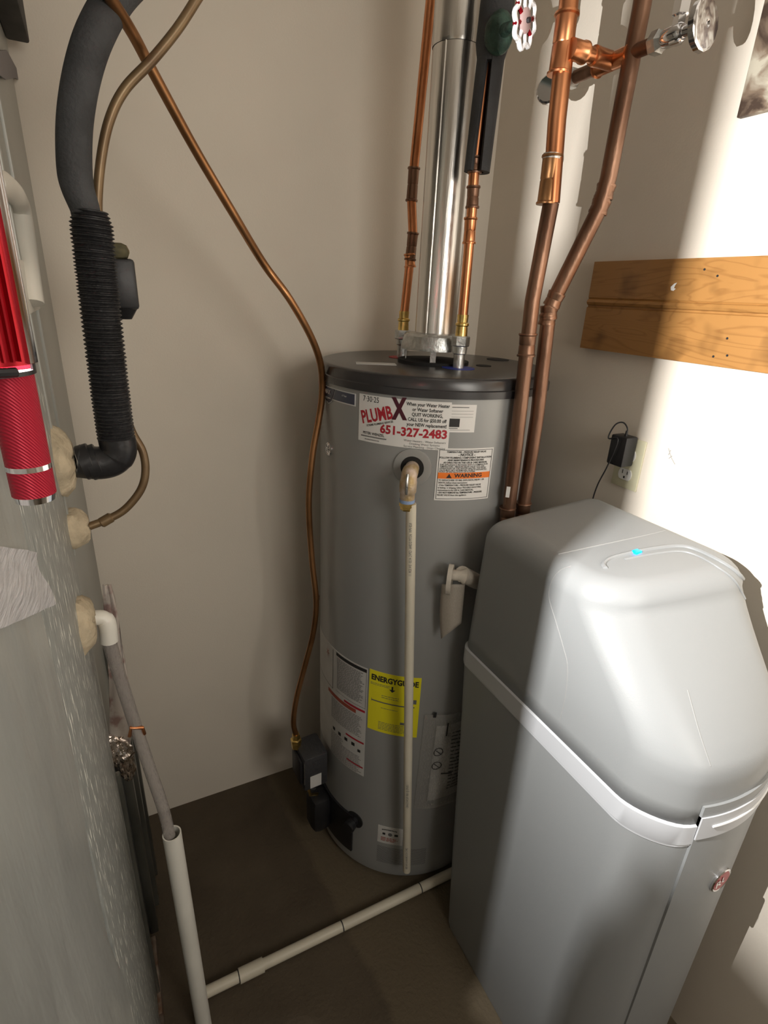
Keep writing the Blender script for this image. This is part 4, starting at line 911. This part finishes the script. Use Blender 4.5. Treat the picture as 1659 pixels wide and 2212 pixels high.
bnd = loft([rr_ring(SX0 - .0015, SX1 + .0015, SYF - .0015, SYB + .0015, .03, .820, BOW, rf=.06), rr_ring(SX0 - .0015, SX1 + .0015, SYF - .0015, SYB + .0015, .03, .824, BOW, rf=.06), rr_ring(SX0 - .003, SX1 + .003, SYF - .003, SYB + .003, .032, .826, BOW, rf=.063), rr_ring(SX0 - .003, SX1 + .003, SYF - .003, SYB + .003, .032, .864, BOW, rf=.063), rr_ring(SX0 + .002, SX1 - .002, SYF + .002, SYB - .002, .028, .867, BOW, rf=.058)])
link('trim_band', bnd, ws, 'band', autos=30, label='white band below the hood')
lv = []
def hood_ring(z, ins=0.0, zo=None):
    t = max(0, min(1, (z - .97) / (1.15 - .97))); t = t * t * (3 - 2 * t) * .25 + t * .75; yf = SYF + .100 * t
    xi = .005 * max(0, (z - .865) / .3)
    rf = .062 + .010 * t
    pts = rr_ring(SX0 + .001 + xi + ins, SX1 - .001 - ins, yf + ins, yb(z) - ins, max(.012, .034 - ins * .4), z, BOW * (1 - .8 * t), rf=max(.02, rf - ins * .4))
    for p in pts:
        k = (p[0] - SX0) / (SX1 - SX0); d = max(0, 1 - (p[1] - yf) / .38)
        p[1] += .065 * t * (1 - k) * d
        if zo is not None: p[2] = zo
        p[2] += .026 * (k - .5) * t
    return pts
for z in (.865, .900, .94, .965, .98, 1.00, 1.03, 1.06, 1.09, 1.12, 1.14, 1.15): lv.append(hood_ring(z))
RR = .042
for k in range(1, 9):
    a = (PI / 2) * k / 8; lv.append(hood_ring(1.15, RR * (1 - math.cos(a)), 1.15 + RR * math.sin(a)))
hoodme = loft(lv)
ho = link('hood', hoodme, ws, 'soft', autos=None, label='sloping grey lid hood')
bmh = bmesh.new(); bmh.from_mesh(hoodme); bvh_h = BVHTree.FromBMesh(bmh); bmh.free()
def hit(px, py, bvh):
    d = ray(px, py).normalized(); r_ = bvh.ray_cast(EYE, d); return (r_[0], r_[1]) if r_[0] else (None, None)
def surfline(pxs, rad_, name, m, bvh=bvh_h, sub=6, off=0.0, label=None, parent=None):
    out = []
    for p in smoothpath([Vector((x, y, 0)) for x, y in pxs], sub):
        h_, nn = hit(p.x, p.y, bvh)
        if h_: out.append(h_ + nn * off)
    if len(out) > 2: link(name, tube(out, rad_, 8), parent or ws, m, label=label)
surfline([(1206, 1197), (1270, 1183), (1340, 1168), (1400, 1155), (1437, 1146)], .0011, 'lid_seam', 'softp', label='fine seam across the top')
surfline([(1234, 1222), (1210, 1232), (1192, 1255), (1186, 1290), (1200, 1340), (1216, 1395), (1226, 1440), (1222, 1500), (1210, 1555)], .0009, 'side_seam', 'softp')
surfline([(1308, 1228), (1304, 1218), (1320, 1206), (1370, 1193), (1420, 1184), (1470, 1180), (1510, 1190), (1560, 1215), (1595, 1240), (1618, 1275), (1640, 1330), (1655, 1380)], .0042, 'lid_rim', 'soft', label='raised rim around the recessed lid')
surfline([(1350, 1208), (1420, 1195), (1470, 1191), (1510, 1202), (1555, 1228), (1585, 1252), (1605, 1285), (1630, 1345), (1650, 1410)], .0022, 'lid_rim', 'soft')
surfline([(1485, 1490), (1510, 1580), (1535, 1655)], .0009, 'panel_seam', 'softp')
lp_, ln_ = hit(1375, 1194, bvh_h)
if lp_:
    link('indicator_light', obox(lp_ + Vector((0, 0, .002)), (.96, .1, 0), (-.1, .96, 0), (0, 0, 1), .017, .011, .005, .0015), ws, 'led', label='glowing blue indicator light')
# front panel: curved slab from x .72 to the right edge
def FPt(x, z, off):
    xc, hw = (SX0 + SX1) / 2, (SX1 - SX0) / 2; t = (x - xc) / hw
    y = SYF - BOW * (1 - t * t) - off
    ex = x - (SX1 - .06)
    if ex > 0:
        q1 = .06 - math.sqrt(max(0, .06 ** 2 - ex ** 2)); y += q1 + BOW * (1 - t * t) * q1 / .06
    tt = max(0, min(1, (z - .93) / .2)); 
    return Vector((x, y, z))
def FF(u, v, h): return FPt(u, v, h)
link('front_panel', patch(FF, .722, .940, .01, .905, 24, 2, .004), ws, 'soft', autos=30, label='raised curved front panel')
fb = link('front_band', patch(FF, .722, .943, .838, .884, 24, 1, .0062), ws, 'band', autos=30, label='white band across the front panel')
link('band_slot', tube([FPt(.745 + .19 * k / 16, .8635, .0068) for k in range(17)], .0020, 8), fb, 'printw', label='raised white line on band')
bc = Vector((.826, 0, .700)); bp_ = FPt(.826, .700, .004)
bdg = link('emblem', axial(bp_, (0, -1, 0), [(-.001, .0245), (.004, .0245), (.0055, .0225), (.0045, .0205), (.004, .0)], 40, cap=False), ws, 'chrome', label='round red and chrome emblem on front panel')
link('emblem_field', axial(bp_ + Vector((0, -.004, 0)), (0, -1, 0), [(0, .020), (.001, .020)], 36), bdg, 'redf')
inner(bdg, 'lettering', text_mesh([('RU', .826, .700, .024, 'CENTER', .01, .2, 1.1)], FF, .0098), 'chrome')
# bypass fitting and dusty bag behind the softener
bf = thing('hose_fitting', (.62, .85, 1.03), 'dusty white plastic ring fitting between softener and heater', 'plastic fitting')
rc_ = atr(972, 1252, 1.055); rn = Vector((.75, -.66, 0)).normalized(); ru = Vector((0, 0, 1)); rw = rn.cross(ru)
link('ring', axial(rc_ - rn * .005, rn, [(0, .031), (0, .036), (.010, .036), (.010, .031), (0, .031)], 32, cap=False), bf, 'dirty')
for o_ in bf.children:
    for v in o_.data.vertices:
        d_ = v.co - rc_; s_ = d_.dot(rw); v.co -= rw * s_ * .35
link('stub', tube([rc_ + rn * .0 + Vector((0, 0, .012)), rc_ + rn * .022 + Vector((0, 0, .014)), atr(1003, 1245, 1.055)], [.012, .012, .019], 16), bf, 'dirty')
link('stub_end', tube([atr(998, 1240, 1.055), atr(1030, 1256, 1.12)], .018, 16), bf, 'dirty')
bm = bmesh.new(); g = []
for j in range(13):
    t = j / 12; xa = 955 - 7 * math.sin(t * 2.2) + 4 * t; ya = 1262 + 118 * t; xb = 1004 - 8 * t; yb2 = 1262 + 84 * t; row = []
    for k in range(9):
        s = k / 8; p = atr(xa + (xb - xa) * s, ya + (yb2 - ya) * s, 1.062 - .012 * math.sin(PI * s)); row.append(bm.verts.new(p))
    g.append(row)
for a, b in zip(g, g[1:]):
    for k in range(8): bm.faces.new((a[k], a[k + 1], b[k + 1], b[k]))
bg = link('plastic_bag', todata(bm), None, 'polyd', label='dusty translucent plastic bag hanging below the white ring fitting', cat='bag', autos=None)
md = bg.modifiers.new('s', 'SOLIDIFY'); md.thickness = .001
